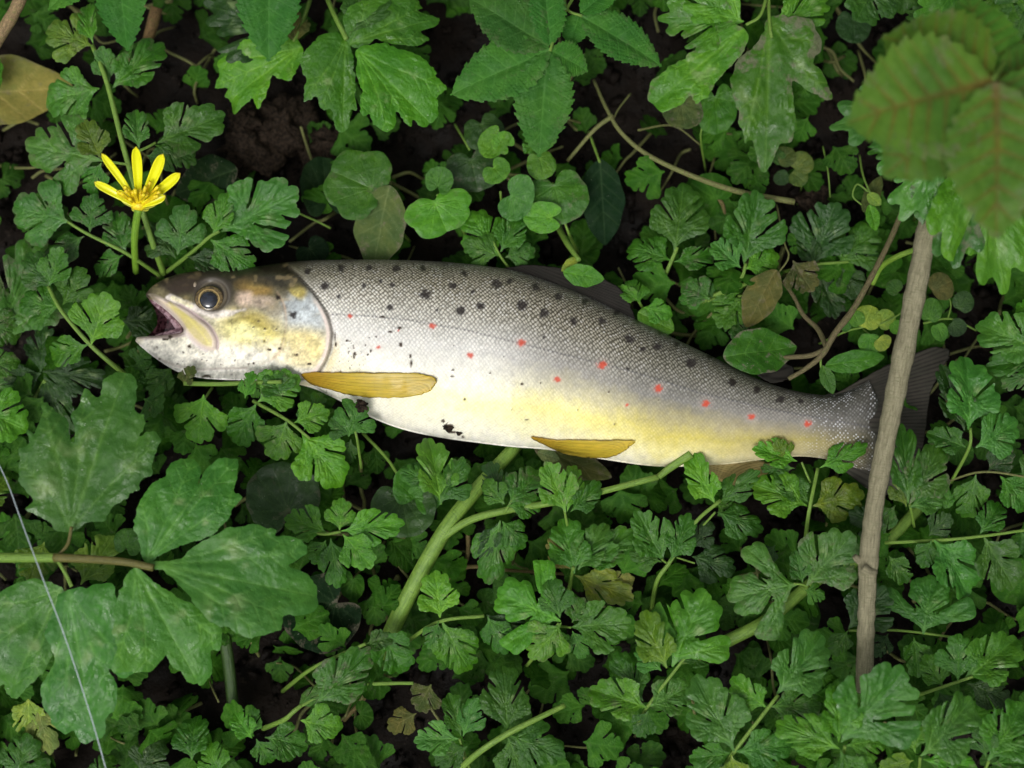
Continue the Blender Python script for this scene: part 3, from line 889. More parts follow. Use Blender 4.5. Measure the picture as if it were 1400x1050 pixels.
def fish_pigment_light(x, y, v):
    n = len(x)
    wx = x + 5 * fbm(x / 26, y / 26, 31, 3)
    wy = y + 5 * fbm(x / 26, y / 26, 32, 3)
    fine = fbm(x / 7, y / 7, 33, 3)
    # body bands, back to belly, at several stations; light fading tailward painted in
    VS = np.array([0, .06, .15, .28, .40, .52, .66, .78, .88, 1.0])
    ST = [460, 640, 780, 920, 1040, 1180]
    B = np.array([
        [(.05, .045, .03), (.10, .095, .06), (.19, .18, .14), (.46, .455, .45), (.68, .68, .70), (.78, .78, .81), (.80, .79, .77), (.77, .74, .58), (.82, .80, .74), (.82, .80, .76)],
        [(.03, .03, .02), (.09, .085, .05), (.17, .16, .12), (.37, .365, .355), (.58, .58, .60), (.74, .74, .77), (.82, .815, .77), (.83, .79, .40), (.84, .83, .62), (.84, .82, .80)],
        [(.025, .025, .015), (.07, .065, .045), (.13, .12, .09), (.20, .19, .17), (.27, .268, .28), (.37, .365, .39), (.60, .57, .42), (.78, .72, .24), (.80, .76, .42), (.84, .83, .80)],
[(.02, .02, .015), (.045, .045, .035), (.085, .085, .07), (.13, .13, .12), (.17, .17, .18), (.23, .23, .25), (.42, .38, .20), (.56, .49, .10), (.68, .63, .30), (.80, .78, .70)],
        [(.02, .02, .015), (.05, .05, .045), (.10, .10, .09), (.15, .15, .155), (.22, .215, .235), (.27, .265, .285), (.37, .335, .24), (.44, .39, .13), (.52, .46, .24), (.66, .60, .42)],
        [(.015, .015, .013), (.035, .035, .035), (.07, .07, .07), (.11, .11, .12), (.15, .15, .165), (.17, .165, .17), (.18, .165, .11), (.18, .155, .085), (.14, .125, .07), (.09, .08, .05)]])
    xi = np.clip(np.interp(wx, ST, np.arange(len(ST))), 0, len(ST) - 1.001)
    vv = np.clip(v + .045 * fbm(x / 55, y / 34, 35, 3) + .02 * vnoise(x / 6, y / 6, 36) - .03 * np.exp(-((x - 905) / 22) ** 2) * sst(.55, .7, v) - .03 * np.exp(-((x - 990) / 18) ** 2) * sst(.5, .7, v), 0, 1)
    vi = np.clip(np.interp(vv, VS, np.arange(len(VS))), 0, len(VS) - 1.001)
    a, b = xi.astype(int), vi.astype(int)
    fa, fb = (xi - a)[:, None], (vi - b)[:, None]
    fa = fa * fa * (3 - 2 * fa)
    col = (B[a, b] * (1 - fa) + B[a + 1, b] * fa) * (1 - fb) + (B[a, b + 1] * (1 - fa) + B[a + 1, b + 1] * fa) * fb
    col = col * (1 + .16 * fine + .07 * vnoise(x / 2.4, y / 2.4, 37))[:, None] * np.array([1.0, .985, .895])
    col = col * (1 - sst(660, 860, x)[:, None] * np.array([.0, .015, .10]))

    def put(mask, c):
        nonlocal col
        m = np.clip(mask, 0, 1)[:, None]
        col = col * (1 - m) + np.array(c) * m
    def ell(cx, cy, rx, ry, rot=0, soft=.35, X=None, Y=None):
        X = wx if X is None else X; Y = wy if Y is None else Y
        c_, s_ = math.cos(R(rot)), math.sin(R(rot))
        u = ((X - cx) * c_ + (Y - cy) * s_) / rx
        w = (-(X - cx) * s_ + (Y - cy) * c_) / ry
        return 1 - sst(1 - soft, 1 + soft, np.hypot(u, w))
    put(sst(1168, 1201, x + 10 * fbm(x / 12, y / 9, 95, 3)) * .85, (.055, .052, .043))
    # ---- head
    gx = np.interp(y, GILL[:, 1], GILL[:, 0])
    gx = np.where(y < 368, 396 - (368 - y) * .2, gx)
    head = 1 - sst(-3, 2, x - gx)
    hv = (y - ytop(x)) / (ybot(x) - ytop(x))
    hc = np.zeros((n, 3))
    HVS = [0, .13, .26, .38, .48, .60, .75, 1.0]
    HC = np.array([(.025, .021, .012), (.05, .042, .022), (.13, .115, .055), (.33, .29, .20), (.58, .55, .44), (.70, .65, .50), (.76, .72, .60), (.75, .72, .66)])
    for k in range(3): hc[:, k] = np.interp(hv + .03 * fbm(x / 20, y / 16, 41, 3), HVS, HC[:, k])
    col = col * (1 - head[:, None]) + hc * head[:, None]
    H = head
    put(H * ell(250, 388, 62, 15, -8, .5), (.05, .038, .026))           # dark crown of the snout
    put(H * ell(218, 399, 16, 7, 20, .5), (.20, .17, .09))
    put(H * ell(418, 432, 28, 27, 20, .5), (.52, .56, .56))             # pale blue gill plate
    put(H * ell(405, 418, 22, 12, 30, .5) * .7, (.50, .55, .56))
    put(H * ell(418, 476, 32, 24, 25, .5) * .9, (.70, .58, .22))
    put(H * ell(400, 490, 30, 10, 10, .6) * .6, (.78, .68, .40))
    put(H * ell(344, 452, 46, 23, 12, .5) * .95, (.58, .50, .13))       # yellow cheek
    put(H * ell(330, 453, 23, 12, 10, .6), (.78, .74, .34))
    put(H * ell(352, 437, 26, 8, 12, .5) * .6, (.42, .33, .07))
    put(H * ell(350, 393, 24, 14, 10, .4), (.26, .17, .05))             # bronze patch behind the eye
    put(H * ell(352, 389, 16, 6, 10, .6) * .55, (.48, .34, .09))
    put(H * ell(336, 409, 11, 11, 0, .6) * .9, (.66, .50, .38))
    put(H * ell(360, 414, 15, 7, 0, .6) * .7, (.55, .43, .33))
    put(H * ell(406, 400, 13, 9, 35, .5), (.50, .40, .10))
    put(H * ell(405, 400, 7, 5, 35, .6) * .8, (.78, .66, .22))
    put(H * ell(375, 385, 40, 11, 8, .5) * .9, (.05, .045, .028))
    put(H * ell(384, 404, 11, 8, 30, .5) * .8, (.14, .12, .07))
    bar = line_d(x, y, [(232, 407), (262, 420), (290, 430), (318, 428), (336, 422)])
    bar = bar + 3.5 * sst(295, 340, x) + 2.0 * fbm(x / 6, y / 6, 87, 3)
    put(H * (1 - sst(3, 7.0, bar)) * .85, (.76, .69, .62))                    # pale bar under the eye
    put(H * (1 - sst(1.5, 4, line_d(x, y, [(236, 407), (262, 419)]))) * .8, (.85, .78, .50))
    mot = fbm(x / 11, y / 9, 81, 4) + .45 * vnoise(x / 2.6, y / 2.6, 82) + .3 * vnoise(x / 1.5, y / 1.5, 84)
    col = col * (1 + head * .55 * mot)[:, None]
    put(H * sst(.22, .5, fbm(x / 16, y / 10, 83, 3)) * .30 * (1 - sst(.15, .75, hv)), (.55, .42, .20))
    put(H * ell(262, 389, 34, 11, -10, .5) * .8, (.05, .034, .024))
    # eye socket
    put(H * ell(292, 402, 27, 25, 0, .22, x, y), (.075, .062, .048))
    ring = np.abs(np.hypot((x - 290) / 1.02, y - 404) - 23)
    put(H * (1 - sst(.5, 2.2, ring)) * sst(-.3, .6, (x - 284) / 30 - (y - 404) / 60) * .25, (.26, .24, .20))
    ring2 = np.abs(np.hypot((x - 290), y - 404) - 18)
    put(H * (1 - sst(.8, 3, ring2)) * .5, (.20, .17, .11))
    # jaw bone
    dm = poly_sdf(x, y, MAXP)
    inj = 1 - sst(-2.5, .5, dm)
    put(inj, (.74, .62, .52))
    core = 1 - sst(-8.5, -3.5, dm + 0 * x)
    put(core * sst(214, 230, x) * (.85 + .3 * fine), (.60, .51, .17))
    put((1 - sst(0, 3, line_d(x, y, [(232, 414), (256, 433), (276, 455), (286, 470)]))) * .75, (.74, .66, .22))
    put((1 - sst(.8, 3.2, line_d(x, y, MAXU[12:]))) * .85, (.45, .34, .34))
    put((1 - sst(.6, 3.0, line_d(x, y, MAXL[6:]))) * .55, (.72, .60, .62))
    put(inj * (1 - sst(206, 226, x)), (.22, .18, .12))
    # lips and chin
    put(H * (1 - sst(1.2, 3.6, line_d(x, y, [(186, 463), (225, 461), (252, 458)]))) * .7, (.48, .38, .38))
    put(H * (1 - sst(.5, 2.6, line_d(x, y, [(214, 489), (240, 500), (270, 505), (337, 503)]))) * .6, (.40, .33, .30))
    put(H * ell(189, 466, 7, 6, 0, .6) * .5, (.40, .36, .22))
    # gill edges
    put((1 - sst(1.5, 4.5, np.abs(line_d(x, y, GILL) - 3) )) * head * sst(400, 430, y) * .8, (.82, .68, .60))
    put((1 - sst(.4, 2.6, line_d(x, y, PREOP))) * np.clip(.35 + .5 * fbm(x / 14, y / 14, 88, 2), 0, .7), (.56, .38, .24))
    gd = line_d(x + 2.5 * fbm(x / 12, y / 12, 85, 2), y, GILL)
    put((1 - sst(1, 4.5, gd)) * (1 - head) * .8, (.10, .07, .045))
    put((1 - sst(3, 6, np.abs(gd - 9))) * (1 - head) * sst(455, 480, y) * .5, (.75, .62, .30))
    # lateral line
    ld = line_d(x, y, LATERAL)
    put((1 - sst(.4, 1.9, ld)) * (1 - head) * (.42 + .25 * np.sin(x * 1.15)), (.10, .10, .12))
    # spots, their rims broken up along the scale rows
    rag = .32 * vnoise(x / 1.9, y / 1.9, 51) + .22 * vnoise(x / 3.7, y / 3.7, 52)
    spotm = np.zeros(n)
    for (cx, cy, r) in BLACK:
        s = np.hypot(x - cx, (y - cy) * 1.05) / (r * 1.0)
        near = s < 2
        m = np.zeros(n)
        m[near] = 1 - sst(.62, 1.2, s[near] + rag[near])
        put(m * .95, (.016, .010, .009)); spotm = np.maximum(spotm, m)
    for (cx, cy, r) in RED:
        s = np.hypot((x - cx), (y - cy) * 1.2) / r
        near = s < 2.4
        m = np.zeros(n); m[near] = 1 - sst(.8, 2.0, s[near]); put(m * .14, (.80, .66, .60)); spotm = np.maximum(spotm, m * .3)
        m = np.zeros(n); m[near] = 1 - sst(.35, 1.0, s[near] + .75 * rag[near]); put(m * .92, (.62, .075, .035)); spotm = np.maximum(spotm, m)
    mudm = np.zeros(n)
    rg = .35 * vnoise(x / 1.7, y / 1.7, 61) + .25 * vnoise(x / 4, y / 4, 62)
    for (cx, cy, rx, ry) in MUD:
        s = np.hypot((x - cx) / (rx * .8), (y - cy) / (ry * .8))
        near = s < 2
        mudm[near] = np.maximum(mudm[near], 1 - sst(.6, 1.1, s[near] + rg[near]))
    spk = sst(.62, .72, vnoise(x / 2.3, y / 2.3, 66)) * sst(.15, .5, fbm(x / 60, y / 60, 67, 2)) * (1 - sst(560, 760, x)) * sst(.4, .6, v)
    mudm = np.maximum(mudm, spk * .8)
    put(mudm, (.055, .036, .022))
    return col, head, mudm, inj, dm, gd, spotm

def build_fish():
    f = lambda x, y: poly_sdf(x, y, OUT)
    # distance lookup on a coarse raster keeps this fast
    gx_, gy_ = np.arange(170, 1222, 2.0), np.arange(340, 664, 2.0)
    GX, GY = np.meshgrid(gx_, gy_)
    G = f(GX, GY)
    def fq(x, y):
        a = np.clip((x - 170) / 2, 0, len(gx_) - 1.001); b = np.clip((y - 340) / 2, 0, len(gy_) - 1.001)
        i, j = a.astype(int), b.astype(int)
        u, w = a - i, b - j
        return (G[j, i] * (1 - u) + G[j, i + 1] * u) * (1 - w) + (G[j + 1, i] * (1 - u) + G[j + 1, i + 1] * u) * w
    x, y, d, F, rim = grid_sheet(fq, 176, 1210, 346, 656, 1.35)
    h = fish_h0(x, y, d)
    h[rim] = 0
    WX, WY = Pn(x, y, Z0)
    ix, iy = proj(WX, WY, Z0 + h * PX)          # where it is seen in the photograph
    ix, iy = np.array(ix), np.array(iy)
    v = fish_v(x, y)
    ang = np.arccos(np.clip(1 - 2 * v, -1, 1)) / np.pi
    col, head, mudm, inj, dm, gd, spotm = fish_pigment_light(ix, iy, v)
    # relief, in pixels
    e = np.clip(h / 14, 0, 1)
    r = np.zeros(len(x))
    gxx = np.interp(iy, GILL[:, 1], GILL[:, 0])
    r += 5.0 * (1 - sst(-2.5, 2.5, ix - gxx)) * np.exp(-np.maximum(gxx - ix, 0) / 40) * sst(366, 380, iy) * (1 - sst(500, 520, iy))
    r -= 2.6 * np.exp(-((gd - 2) / 3.0) ** 2) * sst(0, 2, ix - gxx)
    pd = line_d(ix, iy, PREOP)
    r -= 1.8 * np.exp(-(pd / 2.2) ** 2)
    r += 3.2 * (1 - sst(-6, 1.0, dm))
    r -= 2.0 * np.exp(-(line_d(ix, iy, MAXU[8:]) / 2.0) ** 2)
    ed = np.hypot(ix - 290, iy - 404)
    r += 1.5 * np.exp(-((ed - 25) / 5.0) ** 2) - 4.0 * (1 - sst(17, 24, ed))
    r += 2.5 * np.exp(-(((ix - 335) / 38) ** 2 + ((iy - 452) / 20) ** 2))
    r -= 2.2 * np.exp(-(line_d(ix, iy, [(214, 489), (240, 500), (270, 505), (337, 503)]) / 2.6) ** 2)
    r -= 1.4 * np.exp(-(line_d(ix, iy, [(236, 418), (262, 432), (292, 441), (340, 432)]) / 3.5) ** 2)
    r += head * .8 * fbm(ix / 14, iy / 14, 71, 3) + 2.0 * fbm(ix / 90, iy / 60, 72, 2)
    r += mudm * 1.3 + .5 * np.exp(-(line_d(ix, iy, LATERAL) / 1.6) ** 2)
    ht = h + r * e
    ht[rim] = 0
    top = np.stack([WX, WY, Z0 + ht * PX], 1)
    inn = np.where(~rim)[0]
    bot = np.stack([WX[inn], WY[inn], Z0 - h[inn] * PX * .9], 1)
    mp = np.arange(len(x)); mp[inn] = len(x) + np.arange(len(inn))
    F2 = mp[F][:, ::-1]
    V = np.concatenate([top, bot])
    cc = np.concatenate([col, col[inn]])
    s = np.interp(x, [184, 1203], [184, 1203 * 1.03])
    depth = (ybot(x) - ytop(x))
    arc = (ang - .42) * np.interp(x, [400, 600, 900, 1100, 1200], [190, 260, 200, 110, 120]) * 1.15
    tilt = np.interp(x, [400, 640, 800, 1000, 1100, 1200], [0, 0, 24, 86, 118, 128])      # scale rows follow the curve of the body
    tc = np.stack([s, arc, tilt], 1)
    sc = (1 - head) * (1 - sst(.20, .62, v)) + (1 - head) * .14
    tl = sst(1085, 1150, ix)
    sc = np.maximum(sc * (1 - .45 * sst(820, 1000, ix)) * (1 - .7 * tl), tl * .2)
    sc = sc * (1 - (1 - sst(4, 46, ix - gxx - 4 * fbm(ix / 9, iy / 9, 89, 2))) * (1 - sst(370, 410, iy)) * .9)
    sc = np.clip(sc * .85, 0, 1) * (1 - mudm) * (1 - .85 * spotm)
    f2 = lambda a: np.concatenate([a, a[inn]])
    me = new_mesh('body', V, np.concatenate([F[:, ::-1], F2[:, :]]), attrs={'sc': f2(sc), 'wet': f2(1 - mudm), 'head': f2(head), 'tail': f2(tl)}, cols={'pig_light': cc}, uv={'tc': f2(tc)})
    return me

def fish_material():
    m = NT('trout_skin')
    pig_light = m.attr('pig_light', 'Color')
    sep = m.n('SeparateXYZ'); m.l(m.attr('tc', 'Vector'), sep.inputs[0])
    sc, tail, head = m.attr('sc'), m.attr('tail'), m.attr('head')
    P_ = 5.7
    cx = m.math('DIVIDE', sep.outputs[0], P_ * 1.05)
    cy = m.math('DIVIDE', sep.outputs[1], P_ * .92)
    a = m.math('ADD', cx, cy); b = m.math('SUBTRACT', cx, cy)
    cb = m.n('CombineXYZ'); m.l(a, cb.inputs[0]); m.l(b, cb.inputs[1])
    wob = m.n('TexNoise'); m.l(m.attr('tc', 'Vector'), wob.inputs['Vector']); wob.inputs['Scale'].default_value = .05
    wv = m.n('VectorMath', operation='SCALE'); m.l(wob.outputs['Color'], wv.inputs[0]); wv.inputs['Scale'].default_value = 1.6
    ad = m.n('VectorMath', operation='ADD'); m.l(cb.outputs[0], ad.inputs[0]); m.l(wv.outputs[0], ad.inputs[1])
    fl = m.n('VectorMath', operation='MULTIPLY'); m.l(ad.outputs[0], fl.inputs[0]); fl.inputs[1].default_value = (1, 1, 0)
    vo = m.n('TexVoronoi', voronoi_dimensions='2D', feature='F1'); m.l(fl.outputs[0], vo.inputs['Vector'])
    vo.inputs['Scale'].default_value = 1.0; vo.inputs['Randomness'].default_value = .28
    d = vo.outputs['Distance']
    rc = m.n('SeparateColor'); m.l(vo.outputs['Color'], rc.inputs[0])
    rnd = rc.outputs[0]
    centre = m.ramp(d, .20, .52, 1.0, 0.0)
    # scale centres are silver, the skin between them dark
    amp = m.math('MULTIPLY', centre, m.math('ADD', .75, m.math('MULTIPLY', rnd, .9)))
    bright = m.mix(amp, m.mix(1.0, pig_light, C4(.40, .375, .31), 'MULTIPLY'), m.mix(.5, m.mix(1.0, pig_light, C4(2.3, 2.25, 2.1), 'MULTIPLY'), C4(.54, .52, .44)))
    col = m.mix(m.math('MULTIPLY', sc, m.ramp(m.noise(m.attr('tc', 'Vector'), .03, 2), .3, .7, .8, 1.0)), pig_light, bright)
    # sparkle of silver scales painted into the colour, strongest near the tail
    painted_glint = m.math('MULTIPLY', m.ramp(m.noise(m.attr('tc', 'Vector'), .045, 3, .6), .36, .62, .1, 1), m.math('MULTIPLY', m.math('MULTIPLY', m.ramp(rnd, .35, .6), m.ramp(d, .16, .36, 1, 0)), m.math('ADD', tail, m.math('MULTIPLY', m.ramp(rnd, .6, .8), m.math('MULTIPLY', sc, .7)), 0, True)))
    col = m.mix(m.math('MULTIPLY', painted_glint, .75), col, C4(.85, .86, .90))
    fn = m.noise(m.attr('tc', 'Vector'), .45, 4, .7)
    col = m.mix(m.ramp(fn, .35, .7, 0, .30), col, m.mix(1.0, col, C4(.62, .62, .64), 'MULTIPLY'))
    m.l(col, m.b.inputs['Base Color'])
    m.b.inputs['Metallic'].default_value = .0
    m.l(m.math('ADD', m.math('MULTIPLY', m.attr('wet'), -.32), .70), m.b.inputs['Roughness'])
    m.b.inputs['Specular IOR Level'].default_value = .32
    m.l(m.math('MULTIPLY', m.attr('wet'), .22), m.b.inputs['Coat Weight'])
    m.b.inputs['Coat Roughness'].default_value = .16
    m.b.inputs['Subsurface Weight'].default_value = .06
    m.b.inputs['Subsurface Scale'].default_value = .002
    m.b.inputs['Subsurface Radius'].default_value = (1, .6, .4)
    hh = m.math('MULTIPLY', m.math('SUBTRACT', 1.0, d), m.math('ADD', sc, .12))
    hh = m.math('ADD', hh, m.math('MULTIPLY', fn, .18))
    m.l(m.bump(hh, .55, .00045), m.b.inputs['Normal'])
    return m.m

def fin_material(name, ca, cb, alpha=1.0, rough=.35, spec=.35):
    m = NT(name)
    ray = m.attr('ray'); tip = m.attr('tip')
    v = m.attr('tc', 'Vector')
    n = m.noise(v, 1.0, 3, .6)
    col = m.mix(m.math('MULTIPLY', ray, m.ramp(n, .3, .7, .5, 1.0)), ca, cb)
    col = m.mix(m.ramp(m.noise(v, .6, 4, .6), .4, .65, 0, .6), col, m.mix(1.0, col, C4(1.35, 1.25, 1.3), 'MULTIPLY'))
    col = m.mix(m.ramp(tip, .0, .45, .75, 0), col, m.mix(1.0, col, C4(.62, .42, .35), 'MULTIPLY'))
    col = m.mix(m.math('MULTIPLY', m.ramp(m.noise(v, 3.0, 4, .7), .64, .70), .8), col, C4(.05, .035, .02))
    m.l(col, m.b.inputs['Base Color'])
    m.b.inputs['Roughness'].default_value = rough
    m.b.inputs['Coat Weight'].default_value = .2 if spec > .2 else .03; m.b.inputs['Specular IOR Level'].default_value = spec
    m.b.inputs['Coat Roughness'].default_value = .15
    m.l(m.bump(ray, .25, .0004), m.b.inputs['Normal'])
    tr = m.n('BsdfTranslucent'); m.l(col, tr.inputs[0])
    mx = m.n('MixShader'); mx.inputs[0].default_value = .3
    m.l(m.b.outputs[0], mx.inputs[1]); m.l(tr.outputs[0], mx.inputs[2]); m.l(mx.outputs[0], m.out.inputs[0])
    return m.m

def fin(name, outline, root, zf, mat, parent, origin, rays, h=1.3, spread=(0, 0), side=.0002):
    """a fin: outline in photo pixels, rays fanning from a point; zf gives its height in metres at photo pixels"""
    O = catmull(outline, 5, True)
    x0, y0 = O.min(0) - 3; x1, y1 = O.max(0) + 3
    x, y, d, F, rim = grid_sheet(lambda X, Y: poly_sdf(X, Y, O) + 1.3 * fbm(X / 7, Y / 7, 91, 3) + 3.2 * np.abs(vnoise(X / 14, Y / 2.6, 92)) * sst(x1 - 34, x1 - 8, X), x0, x1, y0, y1, h)
    th = np.arctan2(y - root[1], x - root[0])
    rr = np.hypot(x - root[0], y - root[1])
    if root[2:]:      # rays follow the length of the fin
        bi = ((x - x.min()) / 6).astype(int)
        nb = bi.max() + 1
        mn, mx_ = np.full(nb, 1e9), np.full(nb, -1e9)
        np.minimum.at(mn, bi, y); np.maximum.at(mx_, bi, y)
        cx_ = x.min() + 6 * (np.arange(nb) + .5)
        k3 = np.ones(5) / 5
        sm = lambda q: np.convolve(np.pad(q, 2, mode='edge'), k3, 'valid')
        mn, mx_ = sm(mn), sm(mx_)
        A_, B_ = np.interp(x, cx_, mn), np.interp(x, cx_, mx_)
        th = (y - A_) / np.maximum(B_ - A_, 3)
        rr = x - x.min()
    lo, hi = th.min(), th.max()
    u = (th - lo) / (hi - lo)
    br = np.where(rr > .62 * rr.max(), 2, 1)
    ray = .5 + .5 * np.cos(u * rays * 2 * math.pi + .12 * np.sin(rr / 20))
    ray2 = .5 + .5 * np.cos(u * rays * 2 * math.pi * 2.02)
    k = sst(.55, .7, rr / rr.max())
    ray = ray * (1 - k) + ray2 * k
    z = zf(x, y) + .00008 * ray + .0005 * fbm(x / 30, y / 30, 5, 2)
    thk = side * np.clip(-d / 5, 0, 1)
    X, Y = Pn(x, y, z)
    inn = np.where(~rim)[0]
    X2, Y2 = X[inn], Y[inn]
    V = np.concatenate([np.stack([X, Y, z], 1), np.stack([X2, Y2, z[inn] - thk[inn] - .00005], 1)]) - np.array(origin)
    mp = np.arange(len(x)); mp[inn] = len(x) + np.arange(len(inn))
    f2 = lambda a: np.concatenate([a, a[inn]])
    me = new_mesh(name, V, np.concatenate([F[:, ::-1], mp[F]]), attrs={'ray': f2((1 - ray) ** 3), 'tip': f2(rr / rr.max())},
                  uv={'tc': f2(np.stack([u * rays * 1.0, rr / 18, z * 0], 1))})
    return link(name, me, parent, mat)

def flat_z(pts):
    """height interpolated from a few (x, y, z_mm) points"""
    A = np.array(pts, float)
    def z(x, y):
        w = 1 / ((x[:, None] - A[:, 0]) ** 2 + (y[:, None] - A[:, 1]) ** 2 + 60)
        return (w * A[:, 2]).sum(1) / w.sum(1) / 1000
    return z
def skin_z(lift):
    def z(x, y):
        zz = np.full(x.shape, Z0 + .01)
        for _ in range(14):
            X, Y = Pn(x, y, zz)
            u, v = proj(X, Y, Z0)
            zz = .5 * zz + .5 * (Z0 + fish_h0(np.array(u), np.array(v)) * PX)
        return zz + lift
    return z

M_SKIN = fish_material()
T0 = P(640, 480, Z0)
trout = thing('trout', 'dead brown trout with red and black spots lying on its side across the leaves', 'fish', T0)
fm = build_fish()
fb = link('body', fm, trout, M_SKIN)
fb.location = -T0
M_AMBER = fin_material('amber_fin', C4(.60, .46, .045), C4(.40, .28, .025))
M_DARKFIN = fin_material('dark_fin', C4(.030, .028, .023), C4(.008, .007, .006), rough=.5, spec=.12)
M_TAILFIN = fin_material('tail_fin_skin', C4(.075, .070, .056), C4(.022, .020, .016), rough=.45, spec=.18)
M_PALEFIN = fin_material('pale_fin', C4(.50, .40, .16), C4(.16, .10, .025))
fin('pectoral_fin', [(412, 512), (440, 509), (500, 510), (560, 510), (588, 513), (597, 522), (590, 533), (570, 541), (530, 544), (490, 542), (450, 533), (424, 524)], (330, 517, 1), skin_z(.0007), M_AMBER, trout, T0, 8)
fin('pelvic_fin', [(726, 598), (760, 601), (810, 602), (862, 602), (868, 606), (852, 618), (830, 626), (795, 625), (760, 616)], (640, 590, 1), skin_z(.0006), M_AMBER, trout, T0, 6)
fin('anal_fin', [(950, 634), (985, 628), (1030, 630), (1062, 633), (1050, 648), (1020, 658), (1000, 663), (975, 652)], (900, 620), flat_z([(960, 632, 31), (1050, 645, 25)]), M_PALEFIN, trout, T0, 11)
fin('dorsal_fin', [(685, 374), (700, 364), (745, 363), (792, 371), (824, 381), (846, 393), (858, 408), (870, 436), (874, 452), (830, 432), (780, 410), (735, 392)], (640, 330), flat_z([(700, 372, 33), (740, 384, 33), (870, 436, 33), (800, 410, 33), (800, 370, 33), (850, 390, 33), (740, 362, 33)]), M_DARKFIN, trout, T0, 15)
fin('adipose_fin', [(1022, 503), (1040, 494), (1062, 493), (1080, 498), (1086, 508), (1076, 520), (1056, 524), (1040, 516)], (1000, 520), flat_z([(1030, 510, 32), (1080, 500, 31)]), M_DARKFIN, trout, T0, 2)
fin('tail_fin', [(1120, 548), (1150, 534), (1178, 518), (1210, 500), (1248, 484), (1280, 474), (1300, 480), (1290, 505), (1274, 532), (1268, 562), (1264, 600), (1250, 640), (1230, 668), (1203, 678), (1180, 664), (1150, 640), (1120, 610)],
    (1030, 578), flat_z([(1130, 580, 32), (1190, 580, 33.5), (1300, 480, 20), (1275, 560, 21), (1220, 680, 22)]), M_TAILFIN, trout, T0, 22)

# mouth lining: a dark red pocket behind the open jaws
def mouth():
    O = catmull([(200, 404), (215, 408), (232, 420), (252, 438), (262, 458), (240, 468), (215, 468), (196, 466), (214, 446), (212, 424)], 4, True)
    x, y, d, F, rim = grid_sheet(lambda X, Y: poly_sdf(X, Y, O), 185, 268, 395, 475, 2.0)
    z = Z0 - .001 - .0035 * np.clip(-d / 12, 0, 1)
    X, Y = Pn(x, y, z)
    return new_mesh('mouth_lining', np.stack([X, Y, z], 1) - np.array(T0), F[:, ::-1])
mm = NT('mouth_flesh')
tcm = mm.n('TexCoord').outputs['Object']
mm.l(mm.mix(mm.ramp(mm.noise(tcm, 700, 3), .4, .6), C4(.02, .006, .008), C4(.10, .04, .05)), mm.b.inputs['Base Color'])
mm.b.inputs['Roughness'].default_value = .25
link('mouth_lining', mouth(), trout, mm.m)
# gum ridge and tongue seen inside the mouth
mg = NT('gum'); mg.b.inputs['Base Color'].default_value = C4(.42, .27, .30); mg.b.inputs['Roughness'].default_value = .25
mg.l(mg.mix(mg.ramp(mg.noise(mg.n('TexCoord').outputs['Object'], 900, 3), .4, .6), C4(.12, .06, .075), C4(.34, .22, .25)), mg.b.inputs['Base Color'])
tube('gum', [P(206, 409, Z0 + .0005), P(222, 424, Z0 + .001), P(236, 438, Z0 + .001), P(247, 452, Z0 + .0005)], .0007, .0012, mg.m, trout, T0, n=5)
tube('tongue', [P(214, 461, Z0 - .001), P(232, 457, Z0 + .0002), P(250, 453, Z0 + .0005)], .0010, .0018, mg.m, trout, T0, n=5)

# the eye
def dome(name, cx, cy, rx, ry, hgt, base, mat, parent, origin, inner=0.0, n=28, m=9):
    c = onfish(cx, cy)
    V, F, RR = [], [], []
    for i in range(m + 1):
        t = inner + (1 - inner) * i / m
        for k in range(n):
            a = 2 * math.pi * k / n
            V.append((c.x + rx * PX * t * math.cos(a) - origin.x, c.y + ry * PX * t * math.sin(a) - origin.y, c.z + base + hgt * math.sqrt(max(0, 1 - t * t)) - origin.z))
            RR.append(t)
    for i in range(m):
        for k in range(n):
            k2 = (k + 1) % n
            F.append((i * n + k, (i + 1) * n + k, (i + 1) * n + k2, i * n + k2))
    me = new_mesh(name, V, F, attrs={'rad': RR})
    return link(name, me, parent, mat)
me_ = NT('eye_iris')
nn = me_.noise(me_.n('TexCoord').outputs['Object'], 1500, 3)
rad = me_.math('ADD', me_.attr('rad'), me_.math('MULTIPLY', me_.math('SUBTRACT', me_.noise(me_.n('TexCoord').outputs['Object'], 420, 2), .5), .16))
ci = me_.mix(me_.ramp(nn, .35, .65), C4(.07, .05, .025), C4(.20, .14, .06))
ci = me_.mix(me_.math('MULTIPLY', me_.ramp(rad, .60, .62), me_.ramp(rad, .66, .72, 1, 0)), ci, C4(.40, .29, .11))
ci = me_.mix(me_.ramp(rad, .86, .97), ci, C4(.05, .04, .03))
me_.l(ci, me_.b.inputs['Base Color']); me_.b.inputs['Roughness'].default_value = .18; me_.b.inputs['Specular IOR Level'].default_value = .4
me_.b.inputs['Coat Weight'].default_value = .3
eye_w = dome('eye', 286, 409, 20.5, 19.5, .0018, -.0005, me_.m, trout, T0, n=40)
mp_ = NT('eye_pupil'); mp_.b.inputs['Base Color'].default_value = C4(.006, .008, .014); mp_.b.inputs['Roughness'].default_value = .12; mp_.b.inputs['Coat Weight'].default_value = 1
mp_.l(mp_.mix(mp_.ramp(mp_.noise(mp_.n('TexCoord').outputs['Object'], 500, 2), .45, .6), C4(.004, .005, .009), C4(.012, .018, .032)), mp_.b.inputs['Base Color'])
pu = dome('pupil', 286, 411, 12.0, 12.0, .0009, .0009, mp_.m, eye_w, T0)
# nostril
mn = NT('nostril_skin'); mn.b.inputs['Base Color'].default_value = C4(.30, .24, .17); mn.b.inputs['Roughness'].default_value = .3
dome('nostril_flap', 267, 390, 3.0, 5.2, .0010, -.0002, mn.m, trout, T0, n=14, m=4)
